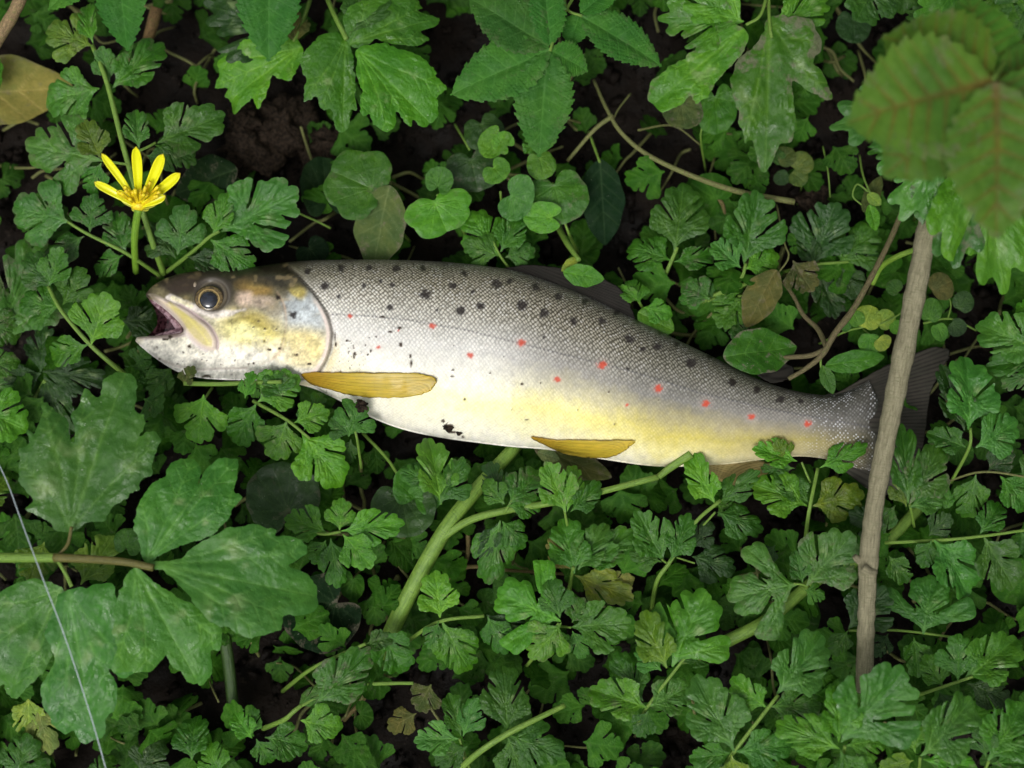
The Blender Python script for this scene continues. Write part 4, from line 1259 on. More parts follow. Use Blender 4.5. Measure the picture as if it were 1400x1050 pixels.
# ------------------------------------------------------------------ plants, placed one by one
G1 = 'lobed green leaves round the fish'
LV = 'leaf'
c, w_, u_, br, rd, iv, ov, cs = 'cel', 'wide', 'butter', 'bramble', 'round', 'ivy', 'oval', 'cress'
BS = M_BROWNSTALK
# --- top left quarter
plant('lobed_leaf_plant', 'tall lobed leaf climbing from the trout\'s snout past the yellow flower to the top edge', LV, 40,
      [(4.5, 3, [(224, 375, 22), (204, 318, 34), (172, 213, 40), (146, 113, 42), (126, 62, 42)]), (2, 1.6, [(176, 225, 40), (155, 222, 41), (137, 219, 40)]),
       (2, 1.6, [(182, 210, 40), (200, 202, 41), (213, 195, 40)])],
      [(c, 136, 120, 52, 140, 1.0, 0, -3, 'l'), (c, 152, 122, 224, 50, .72, 0, 3, 'g'), (c, 150, 112, 138, 60, .8, -1, 4, 'l'), (c, 126, 62, 58, 36, 1.0, 0, 2, 'l'), (c, 127, 60, 112, -4, .6, 0, 2, 'b'),
       (c, 137, 219, 26, 196, .82, 1, -3, 'l'), (c, 138, 217, 112, 160, .85, 0, 3, 'g'), (c, 138, 222, 116, 270, .85, 0, -4, 'g'), (c, 190, 204, 184, 143, .8, 0, 3, 'l'), (c, 213, 195, 309, 152, .78, 1, 3, 'g'),
       (c, 212, 197, 272, 222, .8, 0, -5, 'g'), (c, 200, 212, 232, 222, .9, -3, -6, 'l')], 'l', dirt=.25)
plant('lobed_leaf_plant', 'lobed leaf reaching left below the yellow flower with greyish tips', LV, 36,
      [(3, 2, [(220, 378, 22), (172, 346, 34), (120, 320, 36), (92, 303, 36)])],
      [(c, 95, 304, 8, 280, .9, 0, -2, 'l'), (c, 122, 318, 128, 262, .95, 0, 3, 'g'), (c, 116, 322, 48, 352, .62, -1, -4, 'g'), (c, 172, 346, 150, 285, .9, -2, 2, 'g'), (c, 168, 348, 118, 372, .7, -3, -6, 'g')], 'l', dirt=.3)
plant('lobed_leaf_plant', 'trifoliate lobed leaf with broad tip beside the trout\'s forehead', LV, 38,
      [(3, 2, [(228, 372, 22), (262, 345, 32), (285, 325, 37), (300, 316, 38)])],
      [(c, 300, 317, 416, 258, .84, 0, 2, 'l'), (c, 290, 323, 313, 258, .7, 0, 4, 'b'), (c, 286, 326, 346, 368, .85, 0, 1, 'g'), (c, 242, 350, 254, 274, .82, -2, 2, 'l'), (c, 255, 350, 330, 372, .6, -5, -6, 'd'),
       (c, 240, 352, 200, 300, .7, -6, -8, 'd')], 'g', dirt=.2)
plant('lobed_leaf_plant', 'lobed leaf left of the open mouth with a straight pale stalk', LV, 36,
      [(3.6, 2.4, [(182, 520, 20), (158, 502, 30), (122, 470, 35), (84, 425, 37), (66, 392, 36)])],
      [(c, 82, 420, 20, 410, .9, 0, -3, 'g'), (c, 84, 418, 116, 362, .9, 0, 3, 'g'), (c, 124, 472, 150, 396, .98, 0, 3, 'b'), (c, 121, 471, 56, 492, .78, 0, -3, 'g'), (c, 70, 395, 34, 340, .9, 0, 2, 'g'),
       (c, 66, 393, 88, 335, .8, 0, 3, 'g')], 'g')
plant('broad_leaf_plant', 'large dark smooth lobed leaf lying low below the straight stalk left of the mouth', LV, 20, [(3, 3, [(40, 560, 8), (62, 520, 18)])],
      [(u_, 58, 508, 150, 520, .55, 0, 0, 'd'), (u_, 58, 512, 92, 600, .6, -1, -4, 'd'), (u_, 55, 508, 60, 440, .8, 0, 0, 'd'), (u_, 55, 510, -20, 540, .8, 0, 0, 'd')], 'd')
plant('broad_leaf_plant', 'greyish broad leaf on the left edge above the dark leaf', LV, 26, [], [(u_, -8, 470, 62, 320, .7, 0, 0, 'l'), (c, -25, 440, 30, 460, 1.1, 5, 2, 'g'), (c, -20, 500, 28, 490, 1.0, 6, 4, 'g')], 'l', dirt=.4)
plant('lobed_leaf_plant', 'lobed leaf cut by the left edge beside the large pale one', LV, 30, [], [(c, -30, 560, 36, 585, 1.3, 0, 0, 'b'), (c, -30, 690, 8, 650, 1.2, 0, 0, 'g'), (c, -30, 520, 22, 540, .7, -4, -4, 'g')])
plant('serrated_leaf_plant', 'pale serrated pointed leaf hanging in at the top edge left of centre', LV, 58, [], [(br, 160, -70, 170, 68, .56, 4, -2, 'p', {'roll': 6}), (br, 150, -60, 60, 10, .5, 0, -4, 'p')], 'p')
plant('serrated_leaf_plant', 'pale serrated leaf with a bite mark hanging in above the pair of broad leaves', LV, 60, [], [(br, 368, -75, 366, 82, .60, 4, -3, 'p', {'roll': -5})], 'p')
plant('broad_leaf_plant', 'broad five lobed leaf left of the pale serrated one near the top', LV, 38, [(3, 2, [(424, 0, 30), (410, 40, 38), (398, 62, 38)])],
      [('tJ', 408.0, 65.1, 306.8, 137.1, 1.0, 1, -2, 'b', {'roll': 0}), (u_, 404, 52, 275, 0, .8, 0, 0, 'd'), (u_, 404, 60, 398, 10, .9, 0, 3, 'u')], 'g')
plant('broad_leaf_plant', 'large glossy three parted leaf on a stalk at top centre left', LV, 46, [(3.6, 3.2, [(440, -20, 30), (458, 22, 44), (474, 54, 46)])],
      [('tI', 472, 52, 467, 180, 1.0, -1, -5, 'g', {'roll': 0}), ('tG', 488.1, 70.3, 588.6, 163.9, 1.0, 1, -1, 'b', {'roll': -4}), ('tH', 478.9, 59.0, 597.1, 22.6, 1.0, 0, -2, 'g', {'roll': 4}),
       (u_, 478, 48, 520, -30, .7, 0, 0, 'g')], 'g')
# --- top centre
plant('serrated_leaf_plant', 'pale wrinkled serrated bramble leaf of five leaflets at top centre', 'bramble', 62, [(2, 2, [(752, 70, 62), (765, 30, 60), (800, -30, 50)])],
      [(br, 752, 68, 614, 126, .54, 0, -2, 'p', {'var': 1}), (br, 748, 70, 737, 214, .60, 0, -7, 'p', {'var': 0}), (br, 752, 68, 806, 96, 1.0, -1, -4, 'p', {'var': 2}), (br, 750, 64, 640, -8, .56, 0, 2, 'p', {'var': 1}),
       (br, 752, 62, 744, -50, .56, 0, 4, 'p', {'var': 2})], 'p', dirt=.18)
plant('serrated_leaf_plant', 'pale serrated leaf pointing right beside the large bramble leaf', 'bramble', 56, [(2, 2, [(796, 22, 56), (775, 12, 56), (770, -20, 50)])],
      [(br, 795, 22, 908, 86, .52, 0, -4, 'p', {'var': 0}), (br, 794, 18, 850, -30, .56, 0, 2, 'p'), (br, 792, 20, 778, 62, .9, -1, -3, 'p')], 'p')
plant('angular_leaf_plant', 'angular heart shaped leaf with pale veins above the fish\'s shoulder', LV, 32, [(2.4, 2, [(560, 330, 12), (535, 300, 26), (520, 262, 31)])],
      [(iv, 530, 268, 450, 232, 1.12, 0, 0, 'g', {'roll': 4})], 'g', dirt=.25)
plant('withered_leaf', 'pale withered leaf with rusty blotches standing behind the fish\'s shoulder', LV, 30, [], [(ov, 534, 254, 505, 368, .52, 2, -3, 'w', {'roll': 10, 'dirt': .55, 'var': 2})], 'w')
plant('angular_leaf_plant', 'glossy heart shaped leaf in the cluster left of centre above the fish', LV, 34, [(2, 1.8, [(640, 330, 12), (620, 290, 28), (597, 266, 33)])],
      [(iv, 588, 262, 612, 318, 1.5, 0, -1, 'b', {'roll': -6}), (rd, 596, 266, 606, 228, 1.0, 0, 2, 'g')], 'g')
plant('round_leaf_plant', 'dull kidney shaped leaf lying behind the glossy heart shaped one', LV, 27, [(1.8, 1.6, [(622, 170, 14), (634, 190, 24), (642, 205, 26)])],
      [(rd, 640, 200, 654, 262, 1.25, 0, -1, 'd'), (rd, 652, 155, 672, 205, 1.0, -1, 0, 'd'), (rd, 690, 175, 660, 214, .8, 6, 4, 'b')], 'd')
plant('round_leaf_plant', 'folded bright kidney shaped leaf right of the cluster over the fish\'s back', LV, 36, [(1.8, 1.6, [(690, 320, 12), (684, 262, 34)])],
      [(rd, 686, 262, 728, 280, 1.45, 0, 0, 'l'), (rd, 668, 222, 690, 246, 1.2, -4, -3, 'b'), (rd, 700, 205, 676, 185, 1.0, -4, -3, 'b')], 'b')
plant('round_leaf_plant', 'two round green leaves under the tip of the bramble leaf', LV, 33, [(2.2, 1.8, [(790, 345, 14), (776, 315, 28), (755, 250, 32)]), (1.8, 1.6, [(802, 280, 16), (778, 292, 28), (745, 298, 30)])],
      [(rd, 752, 232, 772, 306, 1.1, 0, 0, 'g'), (rd, 735, 205, 745, 245, .95, 2, 2, 'b'), (rd, 770, 298, 715, 296, .8, 2, 1, 'b'), (c, 742, 218, 728, 170, 1.0, -2, 0, 'b')], 'g')
plant('lobed_leaf_plant', 'lobed bright leaf touching the middle of the fish\'s back', LV, 33, [(2, 1.6, [(700, 372, 28), (684, 350, 32), (674, 330, 33)])],
      [(c, 682, 348, 640, 282, .95, 0, 1, 'b'), (c, 684, 345, 716, 285, .8, 0, 2, 'g'), (c, 684, 350, 630, 330, .8, 0, 0, 'g'), (c, 690, 352, 734, 338, .9, 0, 0, 'l')], 'b')
plant('oval_leaf_plant', 'dark smooth tongue shaped leaf hanging in the gap above the dorsal fin', LV, 24, [(2, 1.6, [(805, 180, 20), (820, 222, 25)])], [(ov, 820, 218, 828, 334, .52, 0, -4, 'k', {'roll': 0, 'var': 0})], 'k')
plant('oval_leaf_plant', 'small green leaf on a thick stalk leaning over the dorsal fin', LV, 36, [(4.5, 3.2, [(758, 300, 16), (775, 332, 30), (792, 356, 36)])], [(ov, 770, 372, 826, 382, .45, 0, 0, 'b', {'roll': 12}), (ov, 790, 352, 768, 370, .6, -1, 0, 'y')], 'b')
plant('woody_stem', 'mossy brown stem running diagonally down through the dark gap at upper right of centre', 'stem', 30,
      [(2.2, 4.2, [(812, 110, 20), (830, 150, 27), (850, 182, 29), (886, 212, 30), (945, 240, 30), (1010, 262, 29), (1086, 276, 27)]), (3.5, 2.5, [(838, 158, 28), (812, 178, 27), (776, 220, 20)]),
       (1.6, 1.0, [(862, 128, 22), (845, 150, 26), (838, 166, 28)]), (1.6, 1, [(872, 178, 24), (920, 172, 20), (960, 200, 16)])], [], smat=BS)
# dirty leaves, top right of centre
plant('broad_leaf_plant', 'broad leaf edged with dried mud at the top right of centre', LV, 44, [(2.6, 2, [(1052, -20, 40), (1040, 20, 44), (1020, 34, 44)])],
      [('tM', 1014, 42, 892, 140, 1.0, 0, -2, 'b', {'dirt': .5, 'roll': 0}), (u_, 1018, 28, 900, 20, .8, 0, 0, 'b', {'dirt': .3}), (u_, 1016, 28, 935, -40, .8, 0, 2, 'b')], 'g')
plant('broad_leaf_plant', 'long pointed mud stained leaf hanging down at upper right', LV, 43, [(2.6, 2, [(1050, -30, 38), (1052, 30, 43), (1055, 52, 43)])],
      [('tN', 1051.6, 26.7, 1047.5, 236.5, 1.0, 0, -8, 'g', {'dirt': .62, 'roll': 4}), (u_, 1058, 40, 1140, -8, .6, 0, 0, 'b'),], 'g')
plant('round_leaf_plant', 'pair of smooth round leaves below the muddy leaf edge', LV, 30, [(1.4, 1.2, [(965, 235, 8), (958, 190, 24), (962, 165, 29)])], [(rd, 975, 112, 982, 184, .78, 0, 0, 'g'), (rd, 930, 128, 936, 178, 1.1, 0, 0, 'u', {'dirt': .6}), (ov, 955, 130, 915, 170, .6, -6, -8, 'd')], 'g')
plant('lobed_leaf_plant', 'toothed leaf in the top edge between the muddy leaf and the red veined one', LV, 40, [], [(c, 1200, -30, 1165, 34, 1.2, 0, 0, 'g'), (c, 1230, -40, 1240, 16, 1.2, 0, 0, 'g'), (rd, 1166, 12, 1168, 60, .95, -14, -14, 'd')], 'g')
plant('cress_plant', 'small dull round leaves in the gap right of the muddy leaf', 'cress', 20, [(1, .8, [(1090, 280, 4), (1100, 240, 16)])],
      [(cs, 1062, 222, 1085, 205, 1.1, 0, 0, 'r'), (cs, 1085, 232, 1108, 212, 1.1, 0, 0, 'r'), (cs, 1082, 234, 1102, 250, 1.2, 0, 0, 'r'), (cs, 1070, 225, 1060, 205, .9, 0, 0, 'g'), (cs, 1078, 236, 1060, 250, .9, 0, 0, 'd')], 'r')
# top right
plant('broad_leaf_plant', 'broad green leaves along the top right edge behind the red veined leaf', LV, 60, [], [(u_, 1330, -40, 1262, 42, .9, 0, 0, 'b'), (u_, 1380, -50, 1350, 50, 1.0, 0, 0, 'b'), (u_, 1430, -20, 1372, 46, .9, 0, 0, 'l'), (u_, 1290, 40, 1240, 10, .8, -4, -4, 'g')], 'b')
plant('broad_leaf_plant', 'pale toothed broad leaf under the blurred red veined one', LV, 84, [(3, 3, [(1250, 300, 20), (1290, 220, 78), (1310, 150, 84)])],
      [(u_, 1290, 140, 1140, 166, .80, -2, 0, 'l'), (u_, 1300, 170, 1190, 205, .65, -2, -2, 'l'), (u_, 1310, 160, 1232, 298, .80, 0, -4, 'l'), (u_, 1320, 170, 1305, 365, .75, 0, -6, 'l', {'dirt': .5}), (u_, 1330, 170, 1385, 400, .7, 0, -6, 'b'),
       (u_, 1330, 150, 1440, 280, .9, 0, 0, 'b')], 'l')
plant('red_veined_leaf', 'blurred bramble leaf with red brown veins close to the camera at top right', 'bramble', 150, [(3, 3, [(1357, 110, 150), (1395, 60, 120), (1450, 40, 60)])],
      [('redbr', 1357, 112, 1160, 156, .95, 0, -3, 'R', {'roll': 4}), ('redbr', 1357, 114, 1212, 238, .80, -4, -9, 'R', {'roll': -4}), ('redbr', 1360, 112, 1372, 325, .72, 3, -4, 'R', {'roll': 0}), ('redbr', 1358, 108, 1212, 36, .95, -8, -10, 'R', {'roll': 6}),
       ('redbr', 1362, 108, 1460, 60, .6, -11, -11, 'R'), ('redbr', 1362, 112, 1500, 190, .7, -2, -2, 'R'), ('redbr', 1362, 112, 1440, 300, .8, -6, -12, 'R'), ('redbr', 1358, 106, 1330, -20, .8, -14, -16, 'R')], 'R')
plant('lobed_leaf_plant', 'pale lobed leaf cut by the right edge level with the fish\'s tail', LV, 52, [(2, 2, [(1430, 500, 30), (1400, 468, 52)])], [(c, 1425, 480, 1336, 440, .95, 0, 0, 'l'), (c, 1430, 490, 1350, 500, .7, -2, -2, 'g'), (c, 1430, 500, 1372, 528, .6, -3, -2, 'l'), (c, 1430, 440, 1390, 415, 1.2, 0, 0, 'b')], 'l')
# right above the tail
plant('lobed_leaf_plant', 'three part lobed leaf on the dark gap behind the fish\'s back', LV, 30, [(3, 2.4, [(900, 405, 14), (908, 380, 24), (920, 352, 29), (926, 338, 30)])],
      [(c, 922, 345, 938, 242, .84, 0, 3, 'g', {'var': 0}), (c, 918, 355, 857, 328, 1.0, 0, 0, 'g'), (c, 921, 358, 985, 346, .62, 0, -2, 'g', {'dirt': .4})], 'g')
plant('lobed_leaf_plant', 'three part lobed leaf on a pale stalk right of its twin behind the fish', LV, 31, [(3.6, 2, [(955, 412, 22), (985, 400, 28), (1012, 382, 30), (1020, 360, 31)]), (3.4, 3, [(960, 412, 24), (1000, 396, 28), (1030, 384, 28)])],
      [(c, 1019, 362, 1036, 255, .84, 0, 3, 'g', {'var': 3}), (c, 1014, 366, 970, 330, .9, 0, 0, 'l'), (c, 1018, 368, 1072, 348, .85, 0, -1, 'b')], 'g')
plant('lobed_leaf_plant', 'small lobed leaf beside the dorsal fin tip', LV, 33, [(2, 1.8, [(890, 440, 22), (872, 410, 32)])], [(c, 876, 415, 862, 378, 1.2, 0, 1, 'b'), (c, 874, 412, 842, 390, .7, 0, 0, 'b'), (c, 880, 420, 922, 430, .9, 0, 0, 'b'), (ov, 872, 428, 922, 450, .7, -1, 0, 'b')], 'b')
plant('lobed_leaf_plant', 'lobed leaf with a mud spot on its blade behind the fish\'s back', LV, 30, [(2, 1.8, [(1000, 395, 22), (968, 412, 29)])], [(c, 972, 410, 930, 384, 1.0, 0, 0, 'g', {'dirt': .5}), (c, 965, 412, 925, 408, .7, 0, -2, 'g', {'dirt': .3}), (c, 975, 408, 958, 385, .9, -2, -1, 'g')], 'g')
plant('lobed_leaf_plant', 'lobed leaf below the twin leaves with a shiny lower lobe', LV, 27, [(2, 1.8, [(1035, 400, 18), (1010, 405, 26)])], [(c, 1018, 404, 978, 450, .9, 0, -1, 'b'), (c, 1012, 400, 972, 405, .7, 0, 0, 'b'), (c, 1005, 425, 1010, 470, .8, -2, -3, 'g')], 'b')
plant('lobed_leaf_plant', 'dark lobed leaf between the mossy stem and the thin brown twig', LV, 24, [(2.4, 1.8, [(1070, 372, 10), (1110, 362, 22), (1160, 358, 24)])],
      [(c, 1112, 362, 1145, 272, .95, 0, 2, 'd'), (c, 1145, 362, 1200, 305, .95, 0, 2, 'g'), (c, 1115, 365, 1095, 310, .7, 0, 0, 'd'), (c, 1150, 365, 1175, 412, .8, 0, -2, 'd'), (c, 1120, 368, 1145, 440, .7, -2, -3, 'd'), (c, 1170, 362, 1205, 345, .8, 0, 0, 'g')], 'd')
plant('withered_leaf', 'curled olive withered leaf beside the pale stalk behind the fish', LV, 33, [], [(ov, 1062, 370, 1018, 444, .48, 0, 0, 'u', {'dirt': .35, 'roll': 20})], 'u')
plant('withered_leaf', 'crumpled grey green leaf hanging from the thin brown stalk', LV, 32, [(1.2, 1.2, [(1062, 280, 24), (1072, 330, 30), (1078, 352, 32), (1062, 376, 32)])], [(c, 1084, 355, 1112, 402, 1.0, 0, -1, 'u', {'dirt': .55})], 'u', smat=BS)
plant('withered_leaf', 'mottled green brown leaf draped over the fish\'s back near the small fin', LV, 40, [], [(ov, 988, 490, 1092, 470, .50, 0, -3, 'g', {'dirt': .8, 'roll': -8, 'var': 2})], 'u')
plant('cress_plant', 'small round yellow green cress leaves left of the thick dry stick', 'cress', 30, [(1.6, 1.2, [(1120, 470, 18), (1160, 452, 28), (1205, 442, 30), (1238, 425, 30)]), (1, 1, [(1180, 450, 28), (1195, 462, 30)])],
      [(cs, 1180, 450, 1192, 418, 1.1, 0, 0, 'y'), (cs, 1176, 446, 1166, 425, 1.0, 0, 0, 'b'), (cs, 1200, 445, 1222, 428, 1.0, 0, 0, 'y'), (cs, 1190, 455, 1188, 484, 1.1, 2, 2, 'b'), (cs, 1200, 462, 1214, 476, 1.3, 3, 3, 'y'),
       (cs, 1150, 452, 1160, 438, 1.0, 0, 0, 'g'), (cs, 1220, 440, 1232, 455, 1.1, 0, 0, 'b'), (cs, 1230, 400, 1215, 385, 1.2, 0, 0, 'g')], 'y')
plant('cress_plant', 'small heart shaped cress leaves right of the thick dry stick', 'cress', 30, [(1.6, 1.2, [(1262, 442, 26), (1300, 436, 28), (1335, 452, 26)]), (1, 1, [(1296, 436, 28), (1300, 415, 28), (1290, 395, 28)])],
      [(cs, 1268, 440, 1278, 408, .9, 0, 0, 'g'), (cs, 1280, 442, 1290, 466, .9, 0, 0, 'b'), (cs, 1272, 398, 1302, 384, 1.2, 0, 0, 'u'), (cs, 1310, 425, 1325, 400, 1.0, 0, 0, 'd'), (cs, 1300, 440, 1318, 456, 1.1, 0, 0, 'd')], 'g')
plant('oval_leaf_plant', 'narrow leaf bridging the fork of twigs above the tail root', LV, 34, [(1.6, 1.4, [(1130, 470, 34), (1122, 495, 34), (1128, 530, 32)])], [(ov, 1128, 500, 1212, 488, .36, 0, -1, 'g'), (ov, 1124, 500, 1140, 538, .5, 0, 0, 'g')], 'g')
plant('tendril_plant', 'thin curling yellow green tendril under the broad leaf at upper right', 'tendril', 34, [(1.4, 1.2, [(1175, 212, 26), (1180, 240, 32), (1190, 265, 34)]), (1.2, 1.0, [(1187, 262, 34), (1172, 252, 34), (1166, 268, 34), (1178, 280, 33)]), (1, 1, [(1125, 200, 22), (1132, 235, 24), (1135, 270, 20)])],
      [(ov, 1186, 265, 1205, 280, .7, 0, 0, 'y'), (ov, 1188, 280, 1200, 315, .6, 0, -2, 'b'), (ov, 1180, 290, 1206, 240, .4, -6, -4, 'u')], 'y')
# --- beneath the head
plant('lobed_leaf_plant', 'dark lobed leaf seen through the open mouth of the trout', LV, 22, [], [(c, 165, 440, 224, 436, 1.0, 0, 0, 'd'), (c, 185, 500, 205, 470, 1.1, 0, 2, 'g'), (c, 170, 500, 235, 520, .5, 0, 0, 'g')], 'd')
plant('lobed_leaf_plant', 'pale cut stalk with lobed leaves under the gill against the belly', LV, 40, [(3.2, 2.6, [(252, 524, 40), (300, 525, 42), (345, 523, 42), (385, 522, 44)])],
      [(c, 385, 545, 372, 505, 1.3, 2, 4, 'g'), (c, 250, 528, 262, 500, 1.0, 0, 3, 'u', {'dirt': .5}), (c, 340, 520, 352, 545, .9, -4, -4, 'g'), (c, 335, 545, 343, 506, .8, 2, 5, 'b')], 'g')
plant('lobed_leaf_plant', 'bright lobed leaf lapping the pectoral fin from below', LV, 41, [(2.6, 1.8, [(346, 548, 36), (392, 574, 40), (424, 600, 40)])],
      [(c, 392, 575, 374, 634, 1.0, 0, -3, 'b'), (c, 412, 592, 472, 666, .92, 0, -3, 'b'), (c, 402, 578, 450, 560, .95, 0, 2, 'b'), (c, 352, 550, 408, 512, 1.0, 0, 3, 'b'), (c, 350, 552, 318, 612, .98, -1, -4, 'g'), (c, 415, 590, 440, 532, .7, -1, 0, 'g')], 'b')
plant('lobed_leaf_plant', 'crinkled lobed leaf just below the chin of the trout', LV, 36, [(2, 1.6, [(290, 530, 26), (280, 545, 34)])], [(c, 278, 538, 268, 612, .95, 0, -4, 'b'), (c, 196, 545, 226, 562, 1.4, -2, 0, 'g'), (c, 235, 500, 205, 545, .8, -8, -8, 'g')], 'g')
plant('lobed_leaf_plant', 'small lobed leaf with its tip on the white belly behind the pectoral fin', LV, 42, [(2, 1.5, [(494, 640, 30), (488, 600, 40), (484, 585, 41)])], [(c, 476, 598, 494, 546, 1.0, 0, 2, 'g'), (c, 478, 596, 450, 570, .9, -1, 0, 'g'), (c, 480, 600, 470, 640, .9, -6, -10, 'd'), (ov, 485, 560, 468, 545, .7, 1, 2, 'g')], 'g')
plant('round_leaf_plant', 'large dark crinkled round leaf below the gill among the lobed leaves', LV, 26, [], [(rd, 402, 726, 372, 634, 1.05, 0, 0, 'd', {'dirt': .3})], 'd')
plant('round_leaf_plant', 'dark grey round leaf touching the tip of the largest broad leaf', LV, 24, [], [(rd, 484, 806, 398, 872, 1.0, 0, 0, 'k', {'dirt': .5})], 'k')
plant('round_leaf_plant', 'smooth kidney shaped leaf on a curved stalk below the white belly', LV, 30, [(2.2, 1.8, [(496, 592, 22), (530, 628, 26), (552, 664, 30), (558, 680, 30)])], [(rd, 560, 700, 586, 634, 1.05, 0, 0, 'g'), (rd, 545, 655, 560, 735, 1.1, -2, 0, 'd')], 'g')
# --- the great broad leaf, bottom left
plant('broad_leaf_plant', 'largest broad lobed leaf with five pale green blades on a thick stalk at lower left', LV, 64,
      [(6.5, 5.5, [(-40, 762, 56), (20, 762, 62), (75, 762, 64), (80, 762, 64)]), (5.5, 4.5, [(74, 762, 64.5), (120, 764, 66.5), (170, 768, 67), (210, 776, 67)], (.8, .42, .7)), (2.2, 2.2, [(76, 762, 64), (92, 745, 64), (98, 720, 64.5)], (.8, .42, .7)), (2.5, 2.5, [(78, 764, 64), (90, 785, 64), (98, 802, 64)])],
      [('tA', 96.9, 724.2, 168.7, 506.3, 1.0, -2, 4, 'p', {'roll': 6}),
       ('tB', 201.7, 766.1, 293.3, 637.2, 1.0, 1, 1, 'l', {'roll': 5}),
       ('tC', 207.4, 770.3, 434.8, 814.3, 1.0, 3, -1, 'p', {'roll': -4}),
       ('tD', 186.0, 779.7, 269.8, 934.8, 1.0, 0, -5, 'l', {'roll': -5}),
       ('tE', 94.3, 808.0, 121.5, 1018.6, 1.0, -3, -7, 'p', {'roll': 2}),
       ('tF', 82.8, 805.9, 6.3, 954.7, 1.0, -6, -9, 'p', {'roll': 0})], 'l')
plant('lobed_leaf_plant', 'yellow green lobed leaf showing beneath the thick stalk at lower left', LV, 40, [], [(c, 110, 800, 155, 728, .9, 0, 0, 'y'), (c, 60, 740, 40, 800, 1.0, 0, 0, 'g'), (c, 60, 830, 10, 800, 1.0, 0, 0, 'g'), (rd, 170, 760, 180, 722, 1.1, 0, 0, 'g')], 'g')
# --- lower centre left
plant('lobed_leaf_plant', 'bright yellow green lobed leaf left of the thick forked stalk', LV, 42, [(2.2, 1.8, [(400, 722, 36), (440, 730, 40), (466, 727, 42)])],
      [(c, 466, 726, 556, 716, .62, 0, 1, 'b', {'var': 0}), (c, 464, 726, 468, 680, 1.0, 0, 2, 'b'), (c, 468, 730, 512, 778, .8, 0, -2, 'b'), (c, 448, 728, 386, 706, .8, -2, -2, 'b'), (c, 452, 735, 462, 810, .66, -3, -6, 'g'), (c, 446, 738, 425, 775, .9, -4, -6, 'g')], 'b')
plant('thick_stalk', 'thick ribbed green stalk rising from lower centre to the white belly with a side branch', 'stalk', 34,
      [(12, 9, [(520, 900, 8), (545, 840, 24), (598, 740, 33), (640, 682, 33), (708, 606, 26)]), (5.5, 4, [(590, 746, 33), (640, 712, 36), (700, 696, 37), (780, 682, 37), (900, 652, 38)]), (4.2, 6, [(900, 652, 33), (918, 638, 34), (945, 620, 37)])], [])
plant('lobed_leaf_plant', 'lobed leaf at the foot of the white belly beside the thick stalk', LV, 40, [], [(c, 604, 690, 588, 592, .75, 0, 1, 'b'), (c, 600, 690, 636, 622, .7, 0, 0, 'g'), (c, 598, 664, 545, 640, .8, -3, -4, 'g')], 'g')
plant('lobed_leaf_plant', 'glossy lobed leaf below the pelvic fin on the side branch', LV, 40, [(1.8, 1.5, [(690, 700, 38), (700, 684, 40)])], [(c, 695, 690, 742, 636, .95, 0, 0, 'g'), (c, 690, 690, 660, 655, .9, 0, 0, 'g'), (c, 693, 692, 748, 690, .7, 0, -3, 'g'), (c, 688, 692, 668, 625, .7, -3, -2, 'd')], 'g')
plant('lobed_leaf_plant', 'pointed bright leaf standing under the pelvic fin', LV, 42, [(2, 1.6, [(776, 720, 34), (770, 690, 40)])], [(c, 774, 702, 746, 626, .72, 0, 2, 'b'), (c, 776, 700, 790, 632, .6, 0, 2, 'b'), (c, 780, 700, 826, 660, .7, -1, 0, 'g')], 'b')
plant('withered_leaf', 'long brown dried leaf tucked under the belly behind the pelvic fin', LV, 26, [], [(ov, 730, 612, 838, 652, .30, 0, -3, 'u', {'dirt': .6, 'roll': 0}), (ov, 735, 618, 765, 628, .5, 1, 1, 'w')], 'u')
plant('lobed_leaf_plant', 'dark leaf hanging down from the side branch right of the thick stalk', LV, 38, [], [(c, 684, 710, 668, 808, .66, 0, -5, 'g', {'var': 6}), (c, 686, 712, 722, 752, .85, 0, -3, 'g'), (c, 680, 715, 655, 770, .5, -1, -5, 'd')], 'g')
plant('lobed_leaf_plant', 'cluster of overlapping lobed leaves below the pelvic fin with a yellowing edge', LV, 36, [(3, 2.4, [(776, 822, 16), (780, 795, 30), (784, 775, 36)])], [(c, 786, 785, 770, 706, .95, 0, 2, 'g'), (c, 790, 780, 828, 712, .8, 0, 2, 'l'), (c, 785, 782, 748, 735, .7, -2, 0, 'Y', {'dirt': .3}), (c, 795, 775, 850, 745, .6, -2, 0, 'g'), (c, 795, 775, 870, 720, .6, -3, 0, 'g')], 'g')
plant('withered_leaf', 'dull yellowish lobed leaf under the cluster right of centre', LV, 26, [], [(c, 785, 786, 870, 822, .6, 0, 0, 'y', {'dirt': .4}), (c, 830, 800, 868, 790, .9, -2, 0, 'Y', {'dirt': .2})], 'y')
plant('lobed_leaf_plant', 'upright leaf of two blades right of the lower thick stalk', LV, 38, [(2.8, 2.2, [(552, 880, 22), (600, 850, 36), (662, 842, 38)])],
      [(c, 602, 846, 594, 778, .95, 0, 2, 'b', {'var': 5}), (c, 604, 850, 646, 930, .78, 0, -4, 'b'), (c, 600, 850, 586, 890, .7, 0, -3, 'g'), (c, 666, 842, 690, 902, .75, -1, -4, 'g'), (c, 664, 840, 735, 880, .5, -3, -4, 'd')], 'b')
plant('lobed_leaf_plant', 'broad fan shaped bright leaf at the centre of the lower half', LV, 43, [(2.4, 2, [(720, 910, 26), (745, 880, 38), (764, 852, 42)])], [(w_, 768, 850, 672, 806, 1.02, 0, 1, 'b', {'roll': 0}), (c, 768, 852, 724, 905, .9, 0, -3, 'b'), (c, 766, 846, 752, 788, .9, -1, 1, 'g')], 'b')
